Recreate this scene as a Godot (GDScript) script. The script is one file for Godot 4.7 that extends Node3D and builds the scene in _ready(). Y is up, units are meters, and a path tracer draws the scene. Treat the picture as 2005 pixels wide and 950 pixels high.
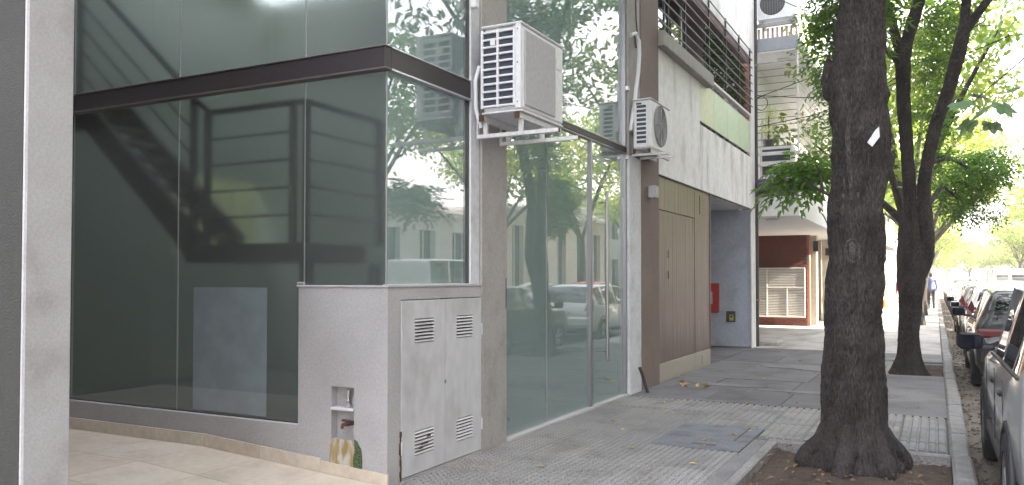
extends Node3D
# A street pavement with a frosted-glass office front. x = across the street (buildings at -3.52, kerb at 0.1),
# y = up, -z = along the street away from the viewer. V(lat, y, s) makes such a point.

var M := {}
var taken := {}
var box_cache := {}
var rng := RandomNumberGenerator.new()


func V(l: float, y: float, s: float) -> Vector3:
	return Vector3(l, y, -s)


func lin(r: float, g: float, b: float) -> Color:
	return Color(r, g, b).linear_to_srgb()


# ------------------------------------------------------------------ naming and placing
func numbered(called: String) -> String:
	var n: int = taken.get(called, 0)
	taken[called] = n + 1
	return called if n == 0 else "%s_%03d" % [called, n]


func tag(o: Node, label: String, category: String, group := "") -> Node:
	o.set_meta("label", label)
	o.set_meta("category", category)
	if group:
		o.set_meta("group", group)
	return o


func thing(called: String, label: String, category: String, at := Vector3.ZERO, group := "", turn := 0.0) -> Node3D:
	var o := Node3D.new()
	o.name = numbered(called)
	add_child(o)
	o.position = at
	o.rotation.y = turn
	tag(o, label, category, group)
	return o


func structure(called: String, mesh: Mesh = null, m: Material = null) -> Node3D:
	var o: Node3D
	if mesh:
		o = MeshInstance3D.new()
		o.mesh = mesh
		o.material_override = m
	else:
		o = Node3D.new()
	o.name = numbered(called)
	o.set_meta("kind", "structure")
	add_child(o)
	return o


# a mesh of its own under parent, its shape given in world coordinates relative to the parent's origin
func part(parent: Node3D, called: String, mesh, m: Material, at := Vector3.ZERO, turn := Vector3.ZERO) -> MeshInstance3D:
	var o := MeshInstance3D.new()
	o.name = called
	o.mesh = mesh.commit() if mesh is SurfaceTool else mesh
	o.material_override = m
	o.position = at
	o.rotation = turn
	parent.add_child(o, true)
	return o


# a chamfered box between two corners given in world coordinates, as a part
func bx(parent: Node3D, called: String, m: Material, lo: Vector3, hi: Vector3, bevel := 0.004) -> MeshInstance3D:
	var a := Vector3(minf(lo.x, hi.x), minf(lo.y, hi.y), minf(lo.z, hi.z))
	var b := Vector3(maxf(lo.x, hi.x), maxf(lo.y, hi.y), maxf(lo.z, hi.z))
	var base := Vector3.ZERO
	var up: Node = parent
	while up is Node3D and up != self:
		base += up.position
		up = up.get_parent()
	return part(parent, called, cbox(b - a, bevel), m, (a + b) / 2 - base)


# ------------------------------------------------------------------ shapes
func stool() -> SurfaceTool:
	var st := SurfaceTool.new()
	st.begin(Mesh.PRIMITIVE_TRIANGLES)
	return st


func poly(st: SurfaceTool, pts: Array, out: Vector3) -> void:
	var n: Vector3 = (pts[1] - pts[0]).cross(pts[2] - pts[0])
	if n.length() < 1e-12 and pts.size() > 3:
		n = (pts[2] - pts[0]).cross(pts[3] - pts[0])
	n = n.normalized()
	var p := pts.duplicate()
	if n.dot(out) < 0:
		n = -n
		p.reverse()
	for k in range(1, p.size() - 1):
		for q in [p[0], p[k + 1], p[k]]:
			st.set_normal(n)
			st.add_vertex(q)


func add_cbox(st: SurfaceTool, c: Vector3, size: Vector3, bevel: float, basis := Basis()) -> void:
	var h := size / 2
	var b: float = minf(bevel, minf(h.x, minf(h.y, h.z)) * 0.8)
	var f := func(sg: Vector3, axis: int) -> Vector3:
		var v := Vector3(sg.x * (h.x - b), sg.y * (h.y - b), sg.z * (h.z - b))
		v[axis] = sg[axis] * h[axis]
		return c + basis * v
	for axis in 3:
		var u := (axis + 1) % 3
		var w := (axis + 2) % 3
		for s in [-1, 1]:
			var pts := []
			for k in [[-1, -1], [1, -1], [1, 1], [-1, 1]]:
				var sg := Vector3.ZERO
				sg[axis] = s
				sg[u] = k[0]
				sg[w] = k[1]
				pts.append(f.call(sg, axis))
			var o := Vector3.ZERO
			o[axis] = s
			poly(st, pts, basis * o)
		if b > 0.0:
			for su in [-1, 1]:
				for sw in [-1, 1]:
					var a := Vector3.ZERO
					a[u] = su
					a[w] = sw
					var lo := a
					lo[axis] = -1
					var hi := a
					hi[axis] = 1
					poly(st, [f.call(lo, u), f.call(hi, u), f.call(hi, w), f.call(lo, w)], basis * a)
	if b > 0.0:
		for sx in [-1, 1]:
			for sy in [-1, 1]:
				for sz in [-1, 1]:
					var sg := Vector3(sx, sy, sz)
					poly(st, [f.call(sg, 0), f.call(sg, 1), f.call(sg, 2)], basis * sg)


func cbox(size: Vector3, bevel := 0.004) -> ArrayMesh:
	var key := "%.4f %.4f %.4f %.4f" % [size.x, size.y, size.z, bevel]
	if not box_cache.has(key):
		var st := stool()
		add_cbox(st, Vector3.ZERO, size, bevel)
		box_cache[key] = st.commit()
	return box_cache[key]


func vert(st: SurfaceTool, p: Vector3, n: Vector3) -> void:
	st.set_normal(n)
	st.add_vertex(p)


func quad_n(st: SurfaceTool, a: Vector3, b: Vector3, c: Vector3, d: Vector3, na: Vector3, nb: Vector3, nc: Vector3, nd: Vector3) -> void:
	# a b c d run counter-clockwise seen from where the normals point
	var n := (b - a).cross(c - a) + (c - a).cross(d - a)
	var flip := n.dot(na + nb + nc + nd) < 0
	var order := [[a, na], [b, nb], [c, nc], [a, na], [c, nc], [d, nd]] if flip else [[a, na], [c, nc], [b, nb], [a, na], [d, nd], [c, nc]]
	for o in order:
		vert(st, o[0], o[1])


func tube(st: SurfaceTool, pts: Array, radii, sides := 10, caps := true) -> void:
	var n := pts.size()
	var rings := []
	var norms := []
	var up := Vector3(0.123, 0.3, 0.94).normalized()
	for i in n:
		var d: Vector3 = (pts[mini(i + 1, n - 1)] - pts[maxi(i - 1, 0)]).normalized()
		var u := up.cross(d)
		if u.length() < 0.05:
			u = Vector3.UP.cross(d)
		u = u.normalized()
		var w := d.cross(u)
		up = w.cross(Vector3.ZERO) if false else up
		var r: float = radii[i] if radii is Array else radii
		var ring := []
		var nr := []
		for k in sides:
			var a := TAU * k / sides
			var e := u * cos(a) + w * sin(a)
			ring.append(pts[i] + e * r)
			nr.append(e)
		rings.append(ring)
		norms.append(nr)
	for i in n - 1:
		for k in sides:
			var k2 := (k + 1) % sides
			quad_n(st, rings[i][k], rings[i][k2], rings[i + 1][k2], rings[i + 1][k], norms[i][k], norms[i][k2], norms[i + 1][k2], norms[i + 1][k])
	if caps:
		poly(st, rings[0], pts[0] - pts[1])
		poly(st, rings[n - 1], pts[n - 1] - pts[n - 2])


func tube_mesh(pts: Array, radii, sides := 10) -> ArrayMesh:
	var st := stool()
	tube(st, pts, radii, sides)
	return st.commit()


# profile: [[radius, along], ...] turned about axis through at
func lathe(st: SurfaceTool, at: Vector3, axis: Vector3, profile: Array, sides := 24) -> void:
	axis = axis.normalized()
	var u := axis.cross(Vector3(0.3, 1, 0.2)).normalized()
	var w := axis.cross(u)
	for i in profile.size() - 1:
		var p0: Array = profile[i]
		var p1: Array = profile[i + 1]
		var dr: float = p1[0] - p0[0]
		var dz: float = p1[1] - p0[1]
		for k in sides:
			var a := TAU * k / sides
			var b := TAU * (k + 1) / sides
			var ea := u * cos(a) + w * sin(a)
			var eb := u * cos(b) + w * sin(b)
			var na := (ea * dz - axis * dr).normalized()
			var nb := (eb * dz - axis * dr).normalized()
			quad_n(st, at + ea * p0[0] + axis * p0[1], at + eb * p0[0] + axis * p0[1], at + eb * p1[0] + axis * p1[1], at + ea * p1[0] + axis * p1[1], na, nb, nb, na)


func lathe_mesh(at: Vector3, axis: Vector3, profile: Array, sides := 24) -> ArrayMesh:
	var st := stool()
	lathe(st, at, axis, profile, sides)
	return st.commit()


# polygon outline extruded by depth
func prism(st: SurfaceTool, outline: Array, depth: Vector3) -> void:
	var n: Vector3 = Vector3.ZERO
	for i in outline.size():
		n += outline[i].cross(outline[(i + 1) % outline.size()])
	n = n.normalized()
	var u: Vector3 = (outline[1] - outline[0]).normalized()
	var w := n.cross(u)
	var flat := PackedVector2Array()
	var c := Vector3.ZERO
	for p in outline:
		flat.append(Vector2(p.dot(u), p.dot(w)))
		c += p / outline.size()
	var tri := Geometry2D.triangulate_polygon(flat)
	for k in range(0, tri.size(), 3):
		poly(st, [outline[tri[k]], outline[tri[k + 1]], outline[tri[k + 2]]], -depth)
		poly(st, [outline[tri[k]] + depth, outline[tri[k + 1]] + depth, outline[tri[k + 2]] + depth], depth)
	var sgn := 1.0 if n.dot(depth) >= 0 else -1.0
	for i in outline.size():
		var a: Vector3 = outline[i]
		var b: Vector3 = outline[(i + 1) % outline.size()]
		poly(st, [a, b, b + depth, a + depth], (b - a).cross(n) )


# ------------------------------------------------------------------ materials
func noise_tex(seed_: int, freq: float, ramp: Array, size := 512, octaves := 4, kind := FastNoiseLite.TYPE_SIMPLEX_SMOOTH) -> NoiseTexture2D:
	var n := FastNoiseLite.new()
	n.seed = seed_
	n.frequency = freq
	n.noise_type = kind
	n.fractal_octaves = octaves
	var t := NoiseTexture2D.new()
	t.width = size
	t.height = size
	t.seamless = true
	t.noise = n
	if ramp.size():
		var g := Gradient.new()
		g.offsets = PackedFloat32Array(ramp.map(func(e): return e[0]))
		g.colors = PackedColorArray(ramp.map(func(e): return e[1]))
		t.color_ramp = g
	return t


func gray(a: float, b: float, lo := 0.25, hi := 0.75) -> Array:
	return [[lo, Color(a, a, a)], [hi, Color(b, b, b)]]


func mat(called: String, c: Color, rough := 0.8, o := {}) -> StandardMaterial3D:
	var m := StandardMaterial3D.new()
	m.resource_name = called
	m.albedo_color = c
	m.roughness = rough
	m.metallic = o.get("metal", 0.0)
	m.metallic_specular = o.get("spec", 0.5)
	if o.has("tex"):
		m.albedo_texture = o.tex
	if o.has("bump"):
		m.heightmap_enabled = true
		m.heightmap_texture = o.bump
		m.heightmap_scale = o.get("bump_cm", 0.3)
	if o.has("rough_tex"):
		m.roughness_texture = o.rough_tex
	if o.has("tex") or o.has("bump") or o.has("rough_tex"):
		m.uv1_triplanar = true
		m.uv1_world_triplanar = o.get("world", true)
		m.uv1_scale = o.get("scale", Vector3.ONE)
	if o.has("detail"):
		m.detail_enabled = true
		m.detail_albedo = o.detail
		m.detail_blend_mode = BaseMaterial3D.BLEND_MODE_MUL
		m.detail_uv_layer = BaseMaterial3D.DETAIL_UV_2
		m.uv2_triplanar = true
		m.uv2_world_triplanar = true
		m.uv2_scale = o.get("detail_scale", Vector3.ONE * 0.2)
	if o.has("coat"):
		m.clearcoat_enabled = true
		m.clearcoat = o.coat
		m.clearcoat_roughness = 0.04
	M[called] = m
	return m


func materials() -> void:
	var fine := noise_tex(11, 0.03, gray(0.955, 1.0), 512, 5)
	var patch := noise_tex(12, 0.008, gray(0.94, 1.0, 0.3, 0.7), 512, 5)
	var stain := noise_tex(13, 0.012, [[0.12, Color(0.90, 0.895, 0.885)], [0.4, Color(0.975, 0.972, 0.97)], [0.7, Color.WHITE]], 512, 6)
	var grit := noise_tex(14, 0.12, gray(0.0, 1.0, 0.2, 0.8), 512, 3)
	var rough_bump := noise_tex(15, 0.05, gray(0.0, 1.0, 0.2, 0.8), 512, 5)
	var streak := noise_tex(16, 0.02, gray(0.86, 1.0, 0.3, 0.7), 512, 5)
	var drips := noise_tex(17, 0.015, [[0.10, Color(0.90, 0.895, 0.88)], [0.36, Color(0.985, 0.982, 0.98)], [0.7, Color.WHITE]], 512, 5)
	var one := Vector3.ONE
	mat("concrete", lin(0.43, 0.42, 0.42), 0.88, {tex = fine, scale = one * 2.3, bump = grit, bump_cm = 0.07, detail = patch, detail_scale = one * 0.22})
	mat("pillar_concrete", lin(0.44, 0.432, 0.43), 0.9, {tex = fine, scale = one * 3.2, bump = grit, bump_cm = 0.10, detail = stain, detail_scale = one * 0.35})
	mat("column_concrete", lin(0.36, 0.34, 0.325), 0.88, {tex = fine, scale = one * 1.3, bump = grit, bump_cm = 0.10, detail = stain, detail_scale = Vector3(0.5, 0.35, 0.5)})
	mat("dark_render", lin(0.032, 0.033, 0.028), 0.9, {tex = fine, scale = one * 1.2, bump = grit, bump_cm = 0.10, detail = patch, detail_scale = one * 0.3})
	mat("white_render", lin(0.80, 0.785, 0.775), 0.85, {tex = fine, scale = one * 0.35, detail = drips, detail_scale = Vector3(0.22, 0.08, 0.22)})
	mat("white_stained", lin(0.78, 0.765, 0.75), 0.85, {tex = fine, scale = one * 0.35, detail = noise_tex(18, 0.012, [[0.15, Color(0.84, 0.835, 0.815)], [0.42, Color(0.96, 0.955, 0.95)], [0.65, Color.WHITE]], 512, 5), detail_scale = Vector3(0.3, 0.10, 0.3)})
	mat("jamb_paint", lin(0.62, 0.635, 0.66), 0.8, {tex = fine, scale = one * 0.8, bump = grit, bump_cm = 0.08, detail = stain, detail_scale = one * 0.4})
	mat("blue_grey_wall", lin(0.52, 0.565, 0.66), 0.85, {tex = fine, scale = one * 0.7, detail = stain, detail_scale = one * 0.25})
	mat("brown_render", lin(0.20, 0.15, 0.13), 0.9, {tex = fine, scale = one * 1.2, bump = grit, bump_cm = 0.12, detail = patch, detail_scale = one * 0.2})
	mat("sill_concrete", lin(0.34, 0.325, 0.30), 0.9, {tex = fine, scale = one * 0.9, detail = drips, detail_scale = Vector3(1.2, 0.2, 1.2)})
	mat("metal_door_paint", lin(0.55, 0.55, 0.57), 0.5, {tex = fine, scale = Vector3(0.5, 0.25, 0.5), detail = stain, detail_scale = one * 0.23})
	mat("rust", lin(0.10, 0.048, 0.028), 0.95, {tex = fine, scale = one * 6.0, bump = grit, bump_cm = 0.2})
	mat("beam_brown", lin(0.036, 0.029, 0.031), 0.5, {tex = fine, scale = Vector3(0.8, 2.0, 0.8)})
	mat("aluminium", lin(0.58, 0.58, 0.60), 0.35, {metal = 0.7})
	mat("steel", lin(0.34, 0.34, 0.345), 0.32, {metal = 0.95})
	mat("stile_steel", lin(0.30, 0.31, 0.33), 0.35, {metal = 0.8})
	mat("chrome", lin(0.75, 0.76, 0.78), 0.12, {metal = 1.0})
	mat("stair_steel", lin(0.018, 0.019, 0.021), 0.6)
	mat("tread_wood", lin(0.16, 0.12, 0.07), 0.6)
	mat("room_paint", lin(0.54, 0.57, 0.50), 0.9)
	mat("yard_paint", lin(0.34, 0.36, 0.20), 0.9)
	mat("room_dark", lin(0.16, 0.17, 0.17), 0.9)
	mat("board_white", lin(0.25, 0.305, 0.345), 0.8, {tex = patch, scale = one * 0.8})
	mat("porch_tile", lin(0.62, 0.545, 0.44), 0.42, {tex = fine, scale = one * 0.7, detail = stain, detail_scale = one * 0.35})
	mat("porch_tile_pale", lin(0.655, 0.585, 0.485), 0.42, {tex = fine, scale = one * 0.8, detail = stain, detail_scale = one * 0.3})
	mat("grout", lin(0.23, 0.20, 0.17), 0.95)
	# pavement
	var pave := noise_tex(21, 0.05, gray(0.86, 1.0), 512, 5)
	var blots := noise_tex(22, 0.011, [[0.15, Color(0.82, 0.815, 0.81)], [0.4, Color(0.95, 0.948, 0.945)], [0.7, Color.WHITE]], 512, 6)
	var k := 0
	for c in [[0.275, 0.27, 0.258], [0.25, 0.247, 0.24], [0.30, 0.288, 0.268]]:
		mat("tile_%d" % k, lin(c[0], c[1], c[2]), 0.85, {tex = pave, scale = one * 1.5, bump = grit, bump_cm = 0.08, detail = blots, detail_scale = one * 0.33})
		k += 1
	k = 0
	for c in [[0.138, 0.135, 0.142], [0.120, 0.117, 0.124], [0.156, 0.151, 0.155], [0.20, 0.194, 0.194]]:
		mat("slab_%d" % k, lin(c[0], c[1], c[2]), 0.82, {tex = pave, scale = one * 1.1, bump = grit, bump_cm = 0.1, detail = blots, detail_scale = one * 0.27})
		k += 1
	mat("cover_blue", lin(0.165, 0.172, 0.19), 0.75, {tex = pave, scale = one * 1.2, bump = grit, bump_cm = 0.08, detail = blots, detail_scale = one * 0.5})
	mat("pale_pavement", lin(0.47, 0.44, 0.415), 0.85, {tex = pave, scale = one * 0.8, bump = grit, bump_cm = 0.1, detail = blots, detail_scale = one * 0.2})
	mat("joint_dirt", lin(0.085, 0.08, 0.072), 0.98, {tex = pave, scale = one * 2.0})
	mat("kerb_stone", lin(0.27, 0.262, 0.25), 0.85, {tex = pave, scale = one * 1.4, bump = rough_bump, bump_cm = 0.3, detail = blots, detail_scale = one * 0.5})
	mat("asphalt", lin(0.062, 0.061, 0.06), 0.9, {tex = pave, scale = one * 1.0, bump = grit, bump_cm = 0.4, detail = blots, detail_scale = one * 0.12})
	mat("gutter", lin(0.17, 0.145, 0.12), 0.9, {tex = pave, scale = one * 1.0, bump = grit, bump_cm = 0.4, detail = blots, detail_scale = one * 0.3})
	mat("soil", lin(0.125, 0.088, 0.062), 1.0, {tex = pave, scale = one * 3.0, bump = rough_bump, bump_cm = 1.5, detail = blots, detail_scale = one * 1.1})
	mat("earth", lin(0.12, 0.11, 0.09), 1.0)
	# wood of the garage front, grain running up
	var grain := noise_tex(31, 0.02, [[0.25, Color(0.82, 0.80, 0.79)], [0.5, Color(0.93, 0.92, 0.915)], [0.75, Color.WHITE]], 512, 5)
	k = 0
	for c in [[0.190, 0.122, 0.104], [0.181, 0.117, 0.100], [0.20, 0.130, 0.110], [0.176, 0.115, 0.099]]:
		mat("plank_%d" % k, lin(c[0], c[1], c[2]), 0.34, {tex = grain, scale = Vector3(5, 0.16, 5), bump = grain, bump_cm = 0.05, spec = 0.6, detail = streak, detail_scale = Vector3(1.4, 0.12, 1.4)})
		k += 1
	mat("kick_plate", lin(0.36, 0.325, 0.27), 0.45, {tex = fine, scale = one * 0.7})
	# glass
	var g := mat("clear_glass", Color(0.9, 0.95, 0.93, 0.03), 0.0)
	g.transparency = BaseMaterial3D.TRANSPARENCY_ALPHA
	var fr := mat("frosted_film", Color(0.64, 0.685, 0.67, 0.045), 0.21)
	fr.transparency = BaseMaterial3D.TRANSPARENCY_ALPHA
	fr.refraction_enabled = true
	fr.refraction_scale = 0.012
	fr.metallic_specular = 0.1
	var fs := mat("street_film", Color(0.76, 0.85, 0.845, 0.25), 0.22)
	fs.transparency = BaseMaterial3D.TRANSPARENCY_ALPHA
	fs.refraction_enabled = true
	fs.refraction_scale = 0.012
	fs.metallic_specular = 0.1
	var cg := mat("car_glass", Color(0.03, 0.04, 0.045, 0.55), 0.0)
	cg.transparency = BaseMaterial3D.TRANSPARENCY_ALPHA
	var wg := mat("window_glass", Color(0.10, 0.13, 0.14, 0.7), 0.02)
	wg.transparency = BaseMaterial3D.TRANSPARENCY_ALPHA
	mat("green_panel", lin(0.52, 0.63, 0.47), 0.3, {spec = 0.5, tex = fine, scale = one * 0.4})
	mat("panel_cream", lin(0.62, 0.64, 0.47), 0.3, {spec = 0.5, tex = fine, scale = one * 0.4})
	mat("iron_dark", lin(0.05, 0.05, 0.05), 0.55)
	mat("iron_grey", lin(0.16, 0.16, 0.165), 0.5)
	# air conditioners
	mat("ac_white", lin(0.72, 0.73, 0.745), 0.45, {tex = fine, scale = one * 0.9})
	mat("ac_front", lin(0.40, 0.395, 0.41), 0.55, {tex = fine, scale = one * 1.1})
	mat("ac_fin_and_slot_shade", lin(0.035, 0.045, 0.065), 0.5)
	mat("bracket_white", lin(0.62, 0.62, 0.62), 0.5, {tex = stain, scale = one * 3.0})
	mat("hose_white", lin(0.66, 0.67, 0.69), 0.6)
	mat("joint_grey", lin(0.30, 0.32, 0.31), 0.5)
	mat("edge_brown", lin(0.10, 0.085, 0.085), 0.5)
	mat("rubber_and_gap_shade", lin(0.02, 0.02, 0.022), 0.7)
	mat("cable", lin(0.03, 0.028, 0.03), 0.6)
	# balcony house
	mat("white_paint", lin(0.74, 0.725, 0.71), 0.75, {tex = fine, scale = one * 0.5})
	mat("grey_blue_paint", lin(0.30, 0.315, 0.34), 0.7, {tex = fine, scale = one * 0.5})
	mat("mauve_paint", lin(0.15, 0.125, 0.14), 0.8)
	mat("brick", lin(0.125, 0.032, 0.024), 0.85, {tex = pave, scale = one * 2.0, bump = rough_bump, bump_cm = 0.2})
	mat("brick_edge", lin(0.30, 0.14, 0.10), 0.9, {tex = pave, scale = one * 2.5, bump = rough_bump, bump_cm = 0.6})
	mat("mortar", lin(0.09, 0.04, 0.034), 0.95)
	mat("louver", lin(0.60, 0.585, 0.575), 0.55, {tex = fine, scale = one * 0.8})
	mat("beige_paint", lin(0.47, 0.42, 0.34), 0.85, {tex = fine, scale = one * 0.4})
	mat("navy", lin(0.03, 0.04, 0.06), 0.4)
	mat("purple", lin(0.13, 0.06, 0.26), 0.6)
	mat("soffit_brown", lin(0.20, 0.125, 0.11), 0.8)
	mat("door_brown", lin(0.16, 0.05, 0.03), 0.6)
	mat("red_paint", lin(0.50, 0.03, 0.025), 0.5)
	mat("yellow_paint", lin(0.48, 0.42, 0.03), 0.6)
	mat("orange", lin(0.75, 0.14, 0.03), 0.6)
	mat("teal", lin(0.03, 0.22, 0.25), 0.6)
	mat("paper", lin(0.60, 0.62, 0.62), 0.8)
	mat("lime_scale", lin(0.47, 0.455, 0.40), 0.85, {tex = noise_tex(41, 0.03, [[0.3, Color(0.82, 0.72, 0.52)], [0.5, Color(0.93, 0.88, 0.78)], [0.7, Color.WHITE]], 256, 4), scale = Vector3(1.6, 0.5, 1.6)})
	mat("algae", lin(0.14, 0.21, 0.10), 0.9, {tex = noise_tex(42, 0.05, gray(0.5, 1.0), 256, 4), scale = one * 5.0, bump = grit, bump_cm = 0.3})
	mat("purple_paint", lin(0.15, 0.10, 0.15), 0.9)
	# trees
	var bark := noise_tex(51, 0.035, [[0.3, Color(0.58, 0.56, 0.56)], [0.5, Color(0.80, 0.79, 0.79)], [0.68, Color.WHITE]], 512, 5)
	var lichen := noise_tex(53, 0.012, [[0.25, Color(0.66, 0.65, 0.63)], [0.5, Color(0.86, 0.85, 0.84)], [0.72, Color.WHITE]], 512, 6)
	var bark_bump := noise_tex(52, 0.045, gray(0.0, 1.0, 0.3, 0.7), 512, 4)
	mat("bark", lin(0.080, 0.067, 0.063), 0.95, {tex = bark, scale = Vector3(3.4, 0.8, 3.4), bump = bark_bump, bump_cm = 1.3, detail = lichen, detail_scale = Vector3(0.8, 0.35, 0.8)})
	mat("bark_far", lin(0.065, 0.054, 0.048), 0.95, {tex = bark, scale = Vector3(2.0, 0.5, 2.0), bump = bark_bump, bump_cm = 1.0})
	mat("bark_pale", lin(0.10, 0.084, 0.078), 0.95, {tex = bark, scale = Vector3(3.4, 0.8, 3.4), bump = bark_bump, bump_cm = 1.5})
	mat("scar", lin(0.105, 0.092, 0.086), 0.95, {tex = bark, scale = one * 3.0, bump = bark_bump, bump_cm = 0.8})
	for n in [["leaf", [0.14, 0.275, 0.065], 0.45], ["leaf_lime", [0.25, 0.34, 0.085], 0.5], ["leaf_dark", [0.06, 0.10, 0.04], 0.5], ["leaf_plane", [0.06, 0.145, 0.045], 0.6]]:
		var m := mat(n[0], lin(n[1][0], n[1][1], n[1][2]), n[2])
		m.vertex_color_use_as_albedo = true
		m.backlight_enabled = true
		m.backlight = Color(0.98, 1.0, 0.75) if n[0] != "leaf_plane" else Color(0.5, 0.52, 0.4)
	# vehicles
	for n in [["silver", [0.42, 0.43, 0.44], 0.5], ["black", [0.018, 0.018, 0.02], 0.3], ["white", [0.78, 0.78, 0.77], 0.0], ["grey", [0.10, 0.10, 0.105], 0.5], ["blue", [0.06, 0.08, 0.16], 0.3], ["red", [0.35, 0.03, 0.03], 0.1], ["beige", [0.35, 0.32, 0.27], 0.4]]:
		mat("paint_" + n[0], lin(n[1][0], n[1][1], n[1][2]), 0.34, {metal = n[2], coat = 0.8})
	mat("tyre", lin(0.016, 0.016, 0.017), 0.9)
	mat("plastic_black", lin(0.022, 0.022, 0.024), 0.6)
	mat("tail_red", lin(0.12, 0.006, 0.007), 0.3)
	mat("lamp_clear", lin(0.6, 0.6, 0.6), 0.1)
	mat("mirror_glass", lin(0.022, 0.026, 0.038), 0.05, {metal = 1.0})
	mat("seat_cloth", lin(0.05, 0.05, 0.055), 0.95)
	mat("far_cream", lin(0.55, 0.50, 0.43), 0.9, {tex = fine, scale = one * 0.2})
	mat("far_pink", lin(0.48, 0.30, 0.24), 0.9, {tex = fine, scale = one * 0.2})
	mat("far_grey", lin(0.34, 0.34, 0.34), 0.9, {tex = fine, scale = one * 0.2})
	mat("shop_dark", lin(0.03, 0.035, 0.04), 0.2)
	var pm := mat("person_cloth", Color.WHITE, 0.9)
	pm.vertex_color_use_as_albedo = true


# ------------------------------------------------------------------ the scene, in order
func _ready() -> void:
	rng.seed = 7
	# camera: a phone held at 1.5 m near the kerb, turned 27 degrees towards the buildings
	var cam := Camera3D.new()
	cam.name = "camera"
	add_child(cam)
	cam.position = Vector3(0, 1.5, 0)
	cam.rotation_degrees = Vector3(1.36, 27.39, 0)
	cam.set_frustum(2 * 0.05 * 475.0 / 1600.0, Vector2(0, 0.05 * 32.0 / 1600.0), 0.05, 900.0)
	cam.current = true
	# sky and sun: the sun stands across the street, behind the tall block that shades the near pavement
	var sky_mat := ProceduralSkyMaterial.new()
	sky_mat.sky_top_color = lin(0.545, 0.56, 0.645)
	sky_mat.sky_horizon_color = lin(0.915, 0.872, 0.85)
	sky_mat.sky_curve = 0.18
	sky_mat.ground_horizon_color = lin(0.5, 0.49, 0.47)
	sky_mat.ground_bottom_color = lin(0.2, 0.19, 0.18)
	sky_mat.sun_angle_max = 18.0
	sky_mat.energy_multiplier = 1.3
	var sky := Sky.new()
	sky.sky_material = sky_mat
	var env := Environment.new()
	env.background_mode = Environment.BG_SKY
	env.sky = sky
	env.tonemap_mode = Environment.TONE_MAPPER_LINEAR
	env.tonemap_exposure = 7.9
	env.fog_enabled = true
	env.fog_density = 0.0016
	env.fog_light_color = Color(1.0, 0.97, 0.92)
	env.sdfgi_enabled = true
	env.ssao_enabled = true
	env.ssil_enabled = true
	var we := WorldEnvironment.new()
	we.name = "environment"
	we.environment = env
	add_child(we)
	var sun := DirectionalLight3D.new()
	sun.name = "sun"
	sun.light_energy = 1.6
	sun.light_angular_distance = 0.5
	sun.light_color = Color(1.0, 0.955, 0.87)
	sun.shadow_enabled = true
	add_child(sun)
	sun.look_at_from_position(V(0.80, 0.58, -0.04), Vector3.ZERO)

	materials()
	ground_and_road()
	pavement()
	office_building()
	white_building()
	balcony_house()
	far_buildings()
	opposite_side()
	staircase_inside()
	air_conditioners()
	wall_things()
	trees()
	vehicles()
	people_and_cone()
	leaves_on_ground()


# ------------------------------------------------------------------ ground
func sheet(l0: float, l1: float, s0: float, s1: float, y: float, th := 0.02) -> ArrayMesh:
	var st := stool()
	add_cbox(st, V((l0 + l1) / 2, y - th / 2, (s0 + s1) / 2), Vector3(l1 - l0, th, s1 - s0), 0.0)
	return st.commit()


func ground_and_road() -> void:
	structure("ground", sheet(-400, 400, -300, 700, -0.30, 0.05), M.earth)
	structure("road", sheet(0.70, 7.9, -60, 330, -0.130, 0.12), M.asphalt)
	structure("gutter", sheet(0.262, 0.699, -60, 330, -0.128, 0.12), M.gutter)
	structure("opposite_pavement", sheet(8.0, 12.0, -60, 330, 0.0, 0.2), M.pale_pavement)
	structure("opposite_kerb", sheet(7.9, 8.0, -60, 330, 0.0, 0.2), M.kerb_stone)
	var kerb := structure("kerb")
	var s := 2.0
	while s < 40.0:
		var ln := rng.randf_range(0.85, 1.15)
		var st := stool()
		add_cbox(st, Vector3.ZERO, Vector3(0.158, 0.25, ln - 0.012), 0.022)
		part(kerb, "kerb_stone", st, M.kerb_stone, V(0.181 + rng.randf_range(-0.006, 0.006), -0.121 + rng.randf_range(-0.006, 0.004), s + ln / 2), Vector3(rng.randf_range(-0.006, 0.006), rng.randf_range(-0.008, 0.008), rng.randf_range(-0.03, 0.01)))
		s += ln
	part(kerb, "kerb_run", sheet(0.103, 0.26, s + 0.01, 330, 0.0, 0.25), M.kerb_stone)
	part(kerb, "kerb_run", sheet(0.103, 0.26, -60, 1.99, 0.0, 0.25), M.kerb_stone)


func checker_tile(size: float, n: int) -> ArrayMesh:
	var st := stool()
	add_cbox(st, Vector3(0, -0.012, 0), Vector3(size, 0.024, size), 0.002)
	var p := size / n
	for i in n:
		for j in n:
			var c := Vector3((i + 0.5) * p - size / 2, 0, (j + 0.5) * p - size / 2)
			var a := p * 0.40
			var b := p * 0.30
			var az := p * 0.34
			var bz := p * 0.25
			var lo := [c + Vector3(-a, 0, -az), c + Vector3(a, 0, -az), c + Vector3(a, 0, az), c + Vector3(-a, 0, az)]
			var hi := [c + Vector3(-b, 0.011, -bz), c + Vector3(b, 0.011, -bz), c + Vector3(b, 0.011, bz), c + Vector3(-b, 0.011, bz)]
			poly(st, hi, Vector3.UP)
			for k in 4:
				poly(st, [lo[k], lo[(k + 1) % 4], hi[(k + 1) % 4], hi[k]], lo[k] + lo[(k + 1) % 4] - 2 * c)
	return st.commit()


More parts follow.
